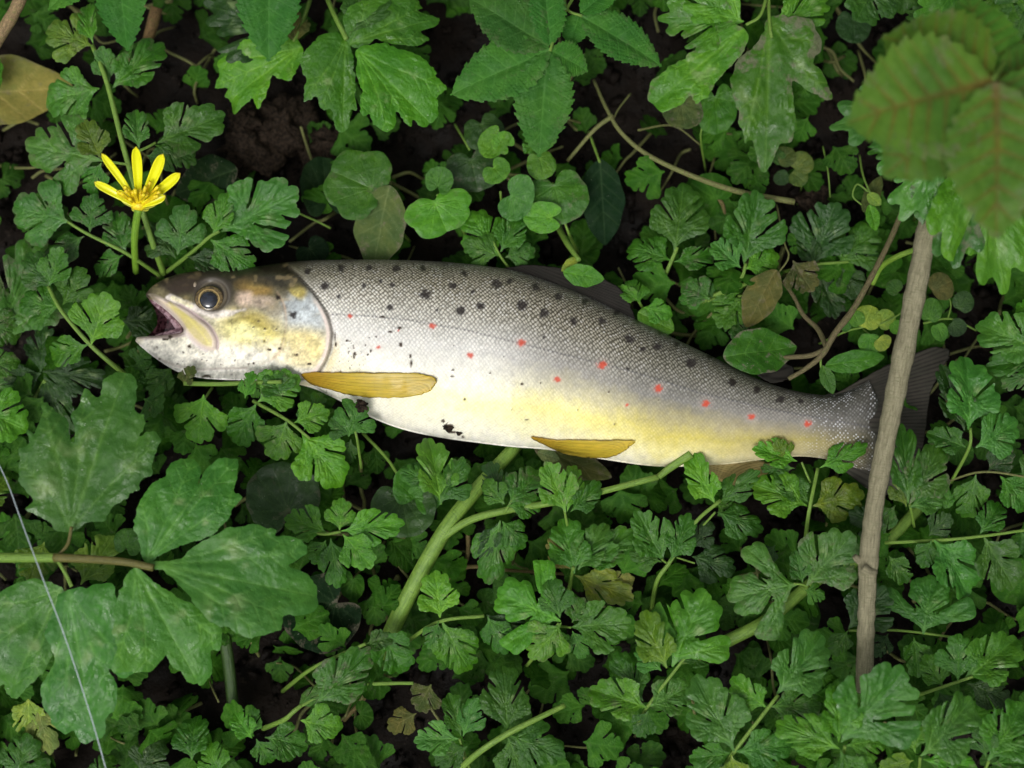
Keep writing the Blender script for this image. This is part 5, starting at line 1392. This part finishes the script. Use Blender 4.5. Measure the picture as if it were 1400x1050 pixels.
plant('lobed_leaf_plant', 'spreading lobed leaf just right of the fan shaped one', LV, 38, [(1.8, 1.4, [(766, 856, 32), (780, 858, 37)])], [(c, 780, 858, 868, 850, .86, 0, 0, 'g', {'var': 3}), (c, 782, 862, 800, 904, .8, -1, -3, 'g'), (c, 782, 852, 800, 816, 1.0, 0, 1, 'g')], 'g')
plant('lobed_leaf_plant', 'drooping pair of lobed leaves left of the lower thick stalk foot', LV, 36, [(3, 2.2, [(386, 945, 10), (430, 912, 28), (500, 880, 36)])], [(c, 520, 860, 556, 925, 1.0, 0, -3, 'g'), (c, 500, 880, 540, 870, .8, 0, 0, 'g')], 'g')
plant('lobed_leaf_plant', 'pointed lobed leaf with a hooked stalk at lower left of centre', LV, 36, [(3.6, 2.6, [(360, 996, 24), (388, 984, 34), (400, 974, 36), (412, 964, 36)]), (2, 1.6, [(400, 972, 36), (438, 950, 36), (450, 940, 36)])],
      [(c, 430, 965, 508, 885, .66, 0, 3, 'g'), (c, 404, 970, 444, 930, .4, 0, 3, 'g'), (c, 410, 985, 470, 998, 1.0, 0, -1, 'b'), (c, 345, 1010, 318, 975, 1.0, -4, -2, 'b'), (c, 350, 1010, 372, 1050, 1.0, -3, -5, 'g'), (c, 362, 1008, 425, 1020, .9, -2, -4, 'g'), (c, 345, 1005, 345, 970, .8, -5, -2, 'g')], 'b')
plant('lobed_leaf_plant', 'small dark leaves in the bottom left gap', LV, 22, [], [(c, 262, 1040, 262, 975, 1.1, 0, 0, 'g'), (c, 300, 1060, 278, 1018, 1.2, 4, 5, 'b'), (c, 190, 1060, 220, 1010, 1.2, 0, 0, 'd'), (c, 130, 1070, 150, 1030, 1.2, 0, 0, 'g'), (c, 20, 1070, 40, 1000, 1.0, 0, 0, 'g')], 'g')
plant('lobed_leaf_plant', 'yellowing leaf at the very lower left corner', LV, 20, [], [(c, 50, 965, 70, 1035, .7, 0, 0, 'Y', {'dirt': .2}), (c, 40, 950, 35, 1020, .9, -1, 0, 'y')], 'y')
plant('lobed_leaf_plant', 'two part leaf with a pale lobe at bottom centre left', LV, 34, [(2, 1.6, [(645, 1060, 20), (628, 1010, 33)])], [(c, 628, 1010, 562, 1012, .75, 0, 0, 'l'), (c, 630, 1006, 615, 945, .72, 0, 1, 'g'), (c, 632, 1008, 652, 952, .72, 0, 3, 'l'), (c, 640, 1020, 592, 1045, .7, -2, -3, 'g')], 'g')
plant('withered_leaf', 'small grey green withered leaf above the bottom centre leaf pair', LV, 32, [(2.6, 2.2, [(500, 935, 26), (540, 934, 30), (565, 934, 32)])], [(c, 590, 935, 565, 975, 1.1, 0, -2, 'u', {'dirt': .4}), (c, 570, 975, 525, 1000, .8, -6, -8, 'u')], 'u')
plant('lobed_leaf_plant', 'upright lobed leaf astride the bright diagonal stalk at bottom centre', LV, 40, [(4.5, 3.4, [(610, 1070, 24), (650, 1032, 36), (692, 1004, 40), (735, 982, 40), (772, 964, 38)])],
      [(c, 694, 1004, 692, 908, .82, 0, 3, 'g', {'var': 4}), (c, 696, 1006, 778, 1036, .72, 0, -3, 'g'), (c, 700, 1004, 745, 1000, .7, -2, -2, 'b'), (c, 694, 1008, 720, 1070, .8, -1, -3, 'g')], 'g')
# --- lower right half
plant('lobed_leaf_plant', 'bright leaf standing against the fish\'s anal fin on a curved stalk', LV, 37, [(3.2, 2.4, [(890, 838, 12), (898, 795, 32), (916, 768, 36), (950, 715, 37), (985, 684, 37)])],
      [(c, 978, 690, 940, 618, .7, 0, 3, 'b', {'var': 2}), (c, 982, 688, 1040, 640, .5, -1, 2, 'g'), (c, 980, 690, 1010, 700, .9, -4, -8, 'g')], 'b')
plant('lobed_leaf_plant', 'lobed leaf hanging left of the curved stalk below the anal fin', LV, 38, [(1.6, 1.6, [(914, 772, 34), (905, 765, 38)])], [(c, 910, 770, 866, 694, .72, 0, 2, 'g'), (c, 916, 768, 948, 700, .66, 0, 2, 'g'), (c, 905, 768, 858, 755, .7, -2, -3, 'g')], 'g')
plant('lobed_leaf_plant', 'dark drooping leaf right of the curved stalk', LV, 34, [(1.6, 1.4, [(960, 720, 30), (978, 700, 34)]), (1.2, 1.2, [(925, 762, 32), (950, 770, 34)])], [(c, 980, 700, 1052, 722, .7, 0, -2, 'g'), (c, 945, 760, 1012, 780, .72, -2, -4, 'd'), (c, 945, 750, 975, 710, .7, -3, -3, 'd')], 'd')
plant('lobed_leaf_plant', 'pair of bright leaves laid on the underside near the tail root', LV, 36, [(3, 2.4, [(1100, 748, 26), (1106, 700, 36), (1118, 640, 36)])],
      [(c, 1120, 640, 1190, 606, .46, 0, 2, 'b'), (c, 1104, 692, 1026, 656, .82, 0, 0, 'b', {'var': 0}), (c, 1110, 692, 1190, 676, .82, 0, 0, 'g'), (c, 1108, 690, 1060, 640, .6, -1, 0, 'g')], 'b')
plant('lobed_leaf_plant', 'folded leaf lying on the fish just ahead of the tail root', LV, 36, [(1.6, 1.4, [(1108, 660, 33), (1096, 632, 36)])], [(c, 1092, 630, 1024, 612, .58, 1, 4, 'b'), (c, 1088, 640, 1038, 640, .5, -2, -2, 'g'), (c, 1075, 632, 1062, 600, .9, 0, 5, 'g')], 'b')
plant('lobed_leaf_plant', 'fan of two pale lobed leaves left of the stick foot', LV, 42, [(1.8, 1.6, [(1118, 810, 36), (1100, 800, 41), (1085, 798, 42)])], [(w_, 1092, 798, 992, 818, 1.02, 0, 0, 'l', {'roll': 4}), (c, 1102, 802, 1168, 724, .9, 0, 2, 'l'), (c, 1098, 798, 1088, 752, .75, 0, 2, 'g'), (c, 1100, 806, 1130, 818, .9, 0, -1, 'g')], 'l')
plant('thick_stalk', 'thick pale green stalk lying below the fan of pale leaves at lower right', 'stalk', 28, [(9, 8, [(930, 905, 18), (985, 880, 27), (1050, 846, 28), (1120, 790, 24), (1200, 750, 20), (1260, 690, 18)])], [])
plant('lobed_leaf_plant', 'tall lobed leaf pair on a straight stalk right of bottom centre', LV, 42, [(2.6, 2, [(870, 1000, 20), (884, 968, 36), (945, 888, 42)])],
      [(c, 918, 912, 968, 802, .92, 0, 2, 'b', {'var': 1}), (c, 912, 915, 876, 835, .8, 0, 2, 'g'), (c, 925, 905, 1000, 886, .42, -1, -1, 'g'), (c, 905, 918, 872, 880, .9, -3, -3, 'l')], 'b')
plant('lobed_leaf_plant', 'broad lobed leaf at bottom centre right with a pale tooth', LV, 40, [], [(c, 886, 968, 803, 940, .85, 0, 0, 'b'), (c, 888, 966, 950, 935, .85, 0, -1, 'l'), (c, 886, 972, 872, 1010, .9, -1, -4, 'g'), (c, 880, 960, 838, 890, .7, -4, -4, 'g')], 'b')
plant('lobed_leaf_plant', 'pale grey green lobed leaf of the lowest row right of centre', LV, 48, [(3, 2.4, [(990, 1050, 36), (1005, 1026, 46), (1064, 950, 48)])],
      [(c, 1062, 950, 1132, 866, .88, 0, 2, 'p', {'var': 2}), (c, 1048, 968, 996, 930, .95, 0, 0, 'b'), (c, 1052, 966, 1130, 965, .72, 0, -1, 'g'), (c, 1004, 1028, 952, 920, .78, 0, 2, 'l'), (c, 1006, 1028, 1092, 1018, .72, 0, -2, 'l'), (c, 1000, 1032, 1010, 1090, .9, 0, -3, 'g'), (c, 1000, 1030, 940, 1040, .8, -3, -4, 'g')], 'l')
plant('lobed_leaf_plant', 'big pale leaf covering the foot of the dry stick', LV, 62, [(2.6, 2, [(1150, 1060, 44), (1155, 1020, 60)])],
      [(c, 1152, 1018, 1240, 906, .95, 0, 2, 'l', {'var': 3}), (c, 1148, 1016, 1150, 930, .8, 0, 2, 'b'), (c, 1150, 1024, 1060, 985, .7, -2, -2, 'b'), (c, 1158, 1020, 1225, 1010, .9, -1, -3, 'b'), (c, 1150, 1026, 1170, 1090, .9, 0, -3, 'g')], 'l')
plant('lobed_leaf_plant', 'pale lobed leaf at the bottom edge right of the stick foot leaf', LV, 56, [(2, 2, [(1255, 1070, 40), (1258, 1036, 55)])], [(c, 1258, 1034, 1345, 958, .92, 0, 2, 'l'), (c, 1252, 1030, 1235, 968, .8, 0, 0, 'b'), (c, 1262, 1038, 1345, 1050, .6, -2, -3, 'b'), (c, 1250, 1040, 1200, 1055, .8, -2, -3, 'g')], 'l')
plant('lobed_leaf_plant', 'mid green lobed leaf against the bottom right corner', LV, 50, [(2, 2, [(1340, 1070, 40), (1352, 1040, 49)])], [(c, 1350, 1040, 1412, 960, 1.0, 0, 2, 'g'), (c, 1348, 1036, 1340, 985, .8, -1, 0, 'g'), (c, 1356, 1044, 1430, 1040, .8, 0, -3, 'g')], 'g')
plant('lobed_leaf_plant', 'lobed leaf at the right edge above the bottom corner', LV, 44, [(2.6, 2, [(1240, 955, 30), (1280, 942, 40), (1330, 925, 44)])], [(c, 1318, 930, 1400, 868, .85, 0, 1, 'g'), (c, 1310, 932, 1312, 862, .8, 0, 1, 'g'), (c, 1322, 934, 1392, 962, .7, -1, -2, 'd'), (c, 1290, 940, 1262, 895, .9, -4, -4, 'g'), (c, 1285, 945, 1300, 985, .9, -4, -4, 'd')], 'g')
plant('lobed_leaf_plant', 'bluish lobed leaf right of the lower end of the stick', LV, 38, [(1.8, 1.6, [(1160, 862, 30), (1230, 862, 35), (1310, 872, 34)])], [(w_, 1262, 868, 1275, 782, 1.15, 0, 1, 'l'), (c, 1160, 860, 1215, 800, .9, 0, 0, 'd'), (c, 1250, 870, 1258, 930, .8, -3, -3, 'g'), (c, 1160, 862, 1140, 900, .9, -3, -3, 'g'), (c, 1215, 866, 1195, 900, .8, -6, -6, 'd')], 'l')
plant('lobed_leaf_plant', 'row of drooping lobed leaves on the level stalk at lower right', LV, 44, [(2.4, 1.8, [(1210, 742, 34), (1290, 738, 43), (1350, 732, 44), (1420, 722, 44)])],
      [(c, 1276, 738, 1342, 818, .85, 0, -3, 'l'), (c, 1345, 734, 1392, 812, .8, 0, -3, 'g'), (c, 1274, 738, 1258, 780, .8, 0, -3, 'g'), (c, 1340, 730, 1372, 682, .9, 0, 1, 'g'), (c, 1270, 734, 1300, 700, .9, -2, -1, 'd'), (c, 1395, 726, 1425, 770, .9, 0, 0, 'g')], 'g')
plant('lobed_leaf_plant', 'upright dark green leaf just right of the stick over the tail fin', LV, 52, [(2, 1.8, [(1250, 720, 36), (1244, 690, 50)])], [(c, 1242, 690, 1236, 572, .50, 0, 4, 'g', {'var': 7}), (c, 1244, 690, 1292, 600, .7, 0, 1, 'g'), (c, 1244, 694, 1300, 668, .8, -1, -2, 'l'), (c, 1240, 694, 1225, 640, .6, -2, -1, 'g')], 'g')
plant('lobed_leaf_plant', 'clean lobed leaf spread over the dark end of the tail fin', LV, 52, [(2.4, 1.8, [(1300, 660, 36), (1325, 612, 50), (1327, 585, 52)])], [(c, 1326, 588, 1330, 482, .95, 0, 3, 'l', {'var': 2, 'roll': 6}), (c, 1334, 612, 1400, 574, .9, 0, 1, 'l'), (c, 1322, 612, 1268, 590, .85, -1, -1, 'g'), (c, 1320, 590, 1290, 492, .55, -2, 0, 'd')], 'g')
plant('lobed_leaf_plant', 'leaf below the tail at the right edge with thin brown stalk', LV, 44, [(1.6, 1.4, [(1290, 660, 36), (1345, 645, 43), (1420, 655, 44)])], [(c, 1335, 648, 1322, 716, .8, 0, -3, 'g'), (c, 1368, 650, 1412, 700, .9, 0, -2, 'g'), (c, 1350, 645, 1385, 610, .8, -2, -1, 'd'), (c, 1300, 660, 1265, 700, .8, -3, -3, 'g'), (c, 1395, 655, 1430, 620, .9, 0, 0, 'g')], 'g', smat=BS)
plant('lobed_leaf_plant', 'dark leaf behind the stick between tail fin and fan leaves', LV, 34, [], [(c, 1215, 720, 1158, 700, .8, 0, 0, 'd'), (c, 1165, 740, 1140, 780, .9, 0, 0, 'g'), (c, 1060, 745, 1035, 775, .9, -4, -4, 'd'), (c, 1215, 760, 1245, 800, .9, 0, 0, 'g'), (c, 1225, 690, 1190, 735, .7, -3, -3, 'g')], 'd')
# seedlings with tiny discs left in gaps
plant('withered_leaf', 'yellow brown dead leaf with black specks lying at the upper left edge', LV, 18, [], [(ov, -90, 136, 94, 112, .46, 0, 0, 'Y', {'roll': 0, 'dirt': .45, 'var': 2})], 'Y')
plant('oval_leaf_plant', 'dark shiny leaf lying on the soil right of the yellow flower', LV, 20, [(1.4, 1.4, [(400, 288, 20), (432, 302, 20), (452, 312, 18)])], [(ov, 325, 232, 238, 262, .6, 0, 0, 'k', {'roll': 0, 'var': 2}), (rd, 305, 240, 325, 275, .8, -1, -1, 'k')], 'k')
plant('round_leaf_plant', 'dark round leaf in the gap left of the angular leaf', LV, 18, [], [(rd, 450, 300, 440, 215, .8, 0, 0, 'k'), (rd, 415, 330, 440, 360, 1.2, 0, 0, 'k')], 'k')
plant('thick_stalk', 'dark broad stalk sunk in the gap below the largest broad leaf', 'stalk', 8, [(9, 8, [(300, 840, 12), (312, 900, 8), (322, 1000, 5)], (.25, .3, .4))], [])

# --- the dry stick and twigs
st = thing('dry_stick', 'thick straight dry grey brown stick leaning over the tail of the trout', 'stick', P(1180, 935, .044))
so = P(1180, 935, .044)
tube('bark', [P(1181, 945, .040), P(1184, 860, .047), P(1186, 800, .050), P(1187, 772, .051), P(1196, 690, .055), P(1214, 590, .060), P(1238, 470, .066), P(1262, 345, .072), P(1275, 270, .074)],
     .003, .003, M_STICK, st, so, sides=20, ribs=.045, n=22, lump=.07, radii=[.0026, .0027, .0029, .0031, .0030, .0031, .0033, .0032, .0031])
tube('knot', [P(1180, 768, .051), P(1172, 764, .0515), P(1168, 760, .052)], .0018, .0008, M_STICK, st, so, sides=10, n=5, lump=.1)
tube('knot', [P(1196, 782, .052), P(1186, 780, .0545), P(1180, 776, .0545)], .0012, .0014, M_STICK, st, so, sides=10, n=5, lump=.1)
tw = P(1080, 510, .034)
t = thing('forked_twig', 'thin forked brown twig resting above the tail root left of the thick stick', 'twig', tw)
tube('stem', [P(1236, 283, .046), P(1216, 330, .045), P(1188, 385, .044), P(1165, 425, .043), P(1142, 455, .042), P(1124, 485, .040), P(1100, 505, .037), P(1078, 518, .035)], .0011, .0009, M_TWIG, t, tw, sides=10, n=10, lump=.09, radii=[.0009, .0009, .0010, .0011, .0011, .0010, .0009, .0007])
tube('side_branch', [P(1128, 478, .040), P(1108, 486, .039), P(1086, 488, .037), P(1060, 490, .034)], .0009, .0007, M_TWIG, t, tw, n=6, lump=.08)
tube('side_branch', [P(1130, 475, .040), P(1118, 450, .034), P(1098, 430, .030), P(1085, 405, .028), P(1070, 385, .026)], .0009, .0006, M_TWIG, t, tw, n=6, lump=.08)
t = thing('broken_twig', 'blurred pinkish brown twig end poking in at the top left corner', 'twig', P(0, 45, .06))
tube('stem', [P(-30, 95, .055), P(0, 48, .060), P(20, 15, .062), P(45, -40, .066)], .0022, .0021, M_TWIG, t, P(0, 45, .06), tint=(1.9, 1.6, 1.7), n=8, lump=.05)
t = thing('broken_twig', 'short brown twig stump in the dark gap near the top left', 'twig', P(205, 50, .01))
tube('stem', [P(200, 60, .016), P(208, 35, .022), P(214, 10, .024)], .0018, .0022, M_TWIG, t, P(205, 50, .01), tint=(1.2, .9, .8), n=8, lump=.1)
t = thing('curved_stem', 'bright green curved stem emerging from behind the thick stick', 'stem', P(1195, 385, .03))
tube('stem', [P(1193, 388, .030), P(1205, 365, .036), P(1228, 350, .044), P(1262, 338, .05)], .0009, .0010, M_STALK, t, P(1195, 385, .03), tint=(1.1, 1.1, .8), n=8)
for (a, lab) in (([(600, 790, 10), (640, 775, 14), (700, 780, 14), (775, 785, 12)], 'thin brown dead stalk lying level under the hanging dark leaf'),
                 ([(470, 985, 8), (520, 930, 12), (560, 880, 10)], 'dim brown dead stalk rising beside the pointed leaf at lower left of centre'),
                 ([(640, 720, 20), (636, 770, 16), (600, 800, 12)], 'thin dead stalk dropping from the side branch of the thick stalk'),
                 ([(955, 255, 18), (985, 275, 22), (992, 300, 20), (1000, 330, 16)], 'thread thin pale rootlet crossing the mossy brown stem')):
    o = P(a[0][0], a[0][1], a[0][2] / 1000)
    tt = thing('dead_stalk', lab, 'stalk', o)
    tube('stem', [P(x, y, z / 1000) for x, y, z in a], .0008, .0005, M_TWIG, tt, o, tint=(1.2, 1.1, .9), n=8, lump=.1)

# --- the yellow flower
fo = P(205, 370, .02)
fl = thing('yellow_flower', 'yellow celandine flower with narrow glossy petals left above the trout\'s head', 'flower', fo)
tube('stalk', [P(186, 372, .024), P(184, 330, .040), P(187, 300, .048), P(190, 286, .052)], .0011, .0013, M_STALK, fl, fo, tint=(1.1, 1.2, .7), ribs=.06)
mpe = NT('glossy_petal')
tcp = mpe.n('TexCoord').outputs['Object']
mpp = mpe.n('Mapping'); mpe.l(tcp, mpp.inputs[0]); mpp.inputs['Scale'].default_value = (40, 4, 4)
pn = mpe.noise(mpp.outputs[0], 1.0, 3)
pc = mpe.mix(mpe.ramp(pn, .3, .7), C4(.74, .74, .012), C4(.60, .60, .008))
pc = mpe.mix(mpe.ramp(mpe.attr('tip'), .93, 1.0, 0, .4), pc, C4(.45, .22, .02))
mpe.l(pc, mpe.b.inputs['Base Color']); mpe.b.inputs['Roughness'].default_value = .28; mpe.b.inputs['Specular IOR Level'].default_value = .55
mpe.l(mpe.bump(pn, .3, .0003), mpe.b.inputs['Normal'])
msp = NT('sepal'); msp.b.inputs['Base Color'].default_value = C4(.42, .46, .05); msp.b.inputs['Roughness'].default_value = .5
sn = msp.noise(msp.n('TexCoord').outputs['Object'], 8, 3); msp.l(msp.mix(msp.ramp(sn, .35, .65), C4(.50, .50, .05), C4(.28, .36, .04)), msp.b.inputs['Base Color'])
mst = NT('stamen'); msn = mst.noise(mst.n('TexCoord').outputs['Object'], 900, 3)
mst.l(mst.mix(mst.ramp(msn, .35, .65), C4(.80, .66, .01), C4(.62, .44, .01)), mst.b.inputs['Base Color']); mst.b.inputs['Roughness'].default_value = .5

def petal(name, b, t, wpx, mat, bend=.25, cup=.35):
    n, m = 16, 9
    Y = t - b; L = Y.length; Y.normalize()
    X = Y.cross(Vector((0, -.35, 1))).normalized(); Z = X.cross(Y)
    V, F, T = [], [], []
    for i in range(n + 1):
        s = i / n
        w = wpx * PX * (.35 + .65 * math.sin(math.pi * min(1, s * .62 + .05)) ** 1.0) * (1 - max(0, (s - .72) / .28) ** 2.2) ** .5
        for k in range(m):
            q = k / (m - 1) * 2 - 1
            p = b + Y * (L * s) + X * (w * q * .5) + Z * (bend * L * .25 * math.sin(math.pi * s) + cup * w * (q * q - .3) + .04 * w * math.cos(q * 9))
            V.append(tuple(p - fo)); T.append(s)
    for i in range(n):
        for k in range(m - 1):
            a = i * m + k
            F.append((a, a + 1, a + m + 1, a + m))
    me = new_mesh(name, V, F, attrs={'tip': T})
    o = link(name, me, fl, mat)
    md = o.modifiers.new('thickness', 'SOLIDIFY'); md.thickness = .00025
    return o
FB = .053
for (bx, by, tx, ty, zt, w, bd) in ((184, 280, 129, 249, .057, 11, -.3), (186, 276, 139, 210, .064, 10, -.25), (189, 272, 186, 201, .068, 13, -.2), (195, 274, 223, 211, .066, 14, -.2), (196, 279, 246, 237, .061, 13, -.25), (193, 281, 226, 268, .056, 12, .2), (187, 281, 160, 262, .054, 12, .2)):
    petal('petal', P(bx, by, FB), P(tx, ty, zt), w, mpe.m, bd)
for (tx, ty, w) in ((166, 270, 9), (214, 276, 9), (180, 284, 8), (204, 284, 8)):
    petal('sepal', P(190, 285, .0515), P(tx, ty, .0505), w, msp.m, .1)
sv, sf = [], []
rs = random.Random(3)
for i in range(30):
    a = rs.uniform(-62, 62); L = rs.uniform(12, 30)
    bx, by = 190 + a * .10 + rs.uniform(-3, 3), 280 - rs.uniform(0, 5)
    ex, ey = bx + math.sin(R(a)) * L, by - math.cos(R(a)) * L
    b, e = P(bx, by, FB), P(ex, ey, FB + rs.uniform(.004, .009))
    me = tube_mesh([b - fo, b.lerp(e, .55) - fo, e - fo], .0003, .0006, sides=6, n=3, radii=[.0003, .0003, .0003, .00065, .0006])
    o = link('stamen', me, fl, mst.m)
dm_ = []
n_, m_ = 16, 8
V, F = [], []
cc = P(190, 281, FB - .001) - fo
for i in range(m_ + 1):
    for k in range(n_):
        th, ph = math.pi * i / m_, 2 * math.pi * k / n_
        r = .0021 * (1 + .08 * rs.uniform(-1, 1))
        V.append((cc.x + 1.25 * r * math.sin(th) * math.cos(ph), cc.y + .9 * r * math.sin(th) * math.sin(ph), cc.z + r * math.cos(th)))
for i in range(m_):
    for k in range(n_):
        F.append((i * n_ + k, (i + 1) * n_ + k, (i + 1) * n_ + (k + 1) % n_, i * n_ + (k + 1) % n_))
link('receptacle', new_mesh('receptacle', V, F), fl, mst.m)

# --- the fine line over the lower left leaf
ml = NT('pale_thread'); ml.b.inputs['Base Color'].default_value = C4(.45, .52, .55); ml.b.inputs['Roughness'].default_value = .3
lo = P(0, 640, .074)
tt = thing('pale_thread', 'fine pale thread crossing the largest broad leaf at lower left', 'thread', lo)
tube('strand', [P(-20, 600, .070), P(8, 655, .074), P(32, 720, .078), P(62, 800, .080), P(92, 880, .078), P(126, 985, .074), P(150, 1070, .070)], .00016, .00016, ml.m, tt, lo, sides=6, n=8)

# --- clods of wet earth
def clod(name, cx, cy, z, r, label, parent=None, flat=.6, seed=0, surf=False):
    n, m = 40, 22
    V, F = [], []
    b = onfish(cx, cy) if surf else P(cx, cy, z)
    for i in range(m + 1):
        for k in range(n):
            th, ph = math.pi * i / m, 2 * math.pi * k / n
            dx, dy, dz = math.sin(th) * math.cos(ph), math.sin(th) * math.sin(ph), math.cos(th)
            q = r * (1 + 1.1 * float(fbm(np.array([dx * 2.2 + dz * 2 + seed]), np.array([dy * 2.2 - dz + seed * 2]), seed, 5)[0]))
            V.append((q * dx, q * dy, q * dz * flat))
    for i in range(m):
        for k in range(n):
            F.append((i * n + k, (i + 1) * n + k, (i + 1) * n + (k + 1) % n, i * n + (k + 1) % n))
    o = link(name, new_mesh(name, V, F), None, M_EARTH)
    o.location = b
    tag(o, label, 'earth')
mea = NT('earth'); tce = mea.n('TexCoord').outputs['Object']
mea.l(mea.mix(mea.ramp(mea.noise(tce, 900, 4), .35, .65), C4(.008, .006, .004), C4(.035, .024, .016)), mea.b.inputs['Base Color']); mea.b.inputs['Roughness'].default_value = .8; mea.b.inputs['Specular IOR Level'].default_value = .1
mea.l(mea.bump(mea.noise(tce, 1200, 4), .8, .0006), mea.b.inputs['Normal'])
M_EARTH = mea.m
clod('mud_clod', 613, 583, 0, .0016, 'dark clod of mud stuck on the white belly of the trout', flat=.35, seed=3, surf=True)
clod('mud_clod', 628, 591, 0, .0010, 'smaller mud crumb right of the clod on the white belly', flat=.35, seed=5, surf=True)
clod('mud_clod', 494, 556, .045, .0017, 'brown mud lump on the leaf tip behind the pectoral fin', flat=.5, seed=8)
clod('earth_lump', 333, 158, .012, .0050, 'small orange brown lump of earth under the broad leaf tip at upper left', flat=.5, seed=11)
clod('earth_lump', 345, 195, .004, .0090, 'large dark clod of wet earth below the orange brown lump', flat=.6, seed=14)
clod('earth_lump', 390, 175, .002, .0095, 'dark clod of wet earth left of the glossy three parted leaf', flat=.6, seed=17)
clod('earth_lump', 452, 200, .002, .0085, 'reddish dark clod of earth beneath the glossy three parted leaf', flat=.6, seed=19)
clod('earth_lump', 1110, 275, .012, .0050, 'crumbly grey clod at the lower end of the mossy stem', flat=.6, seed=23)
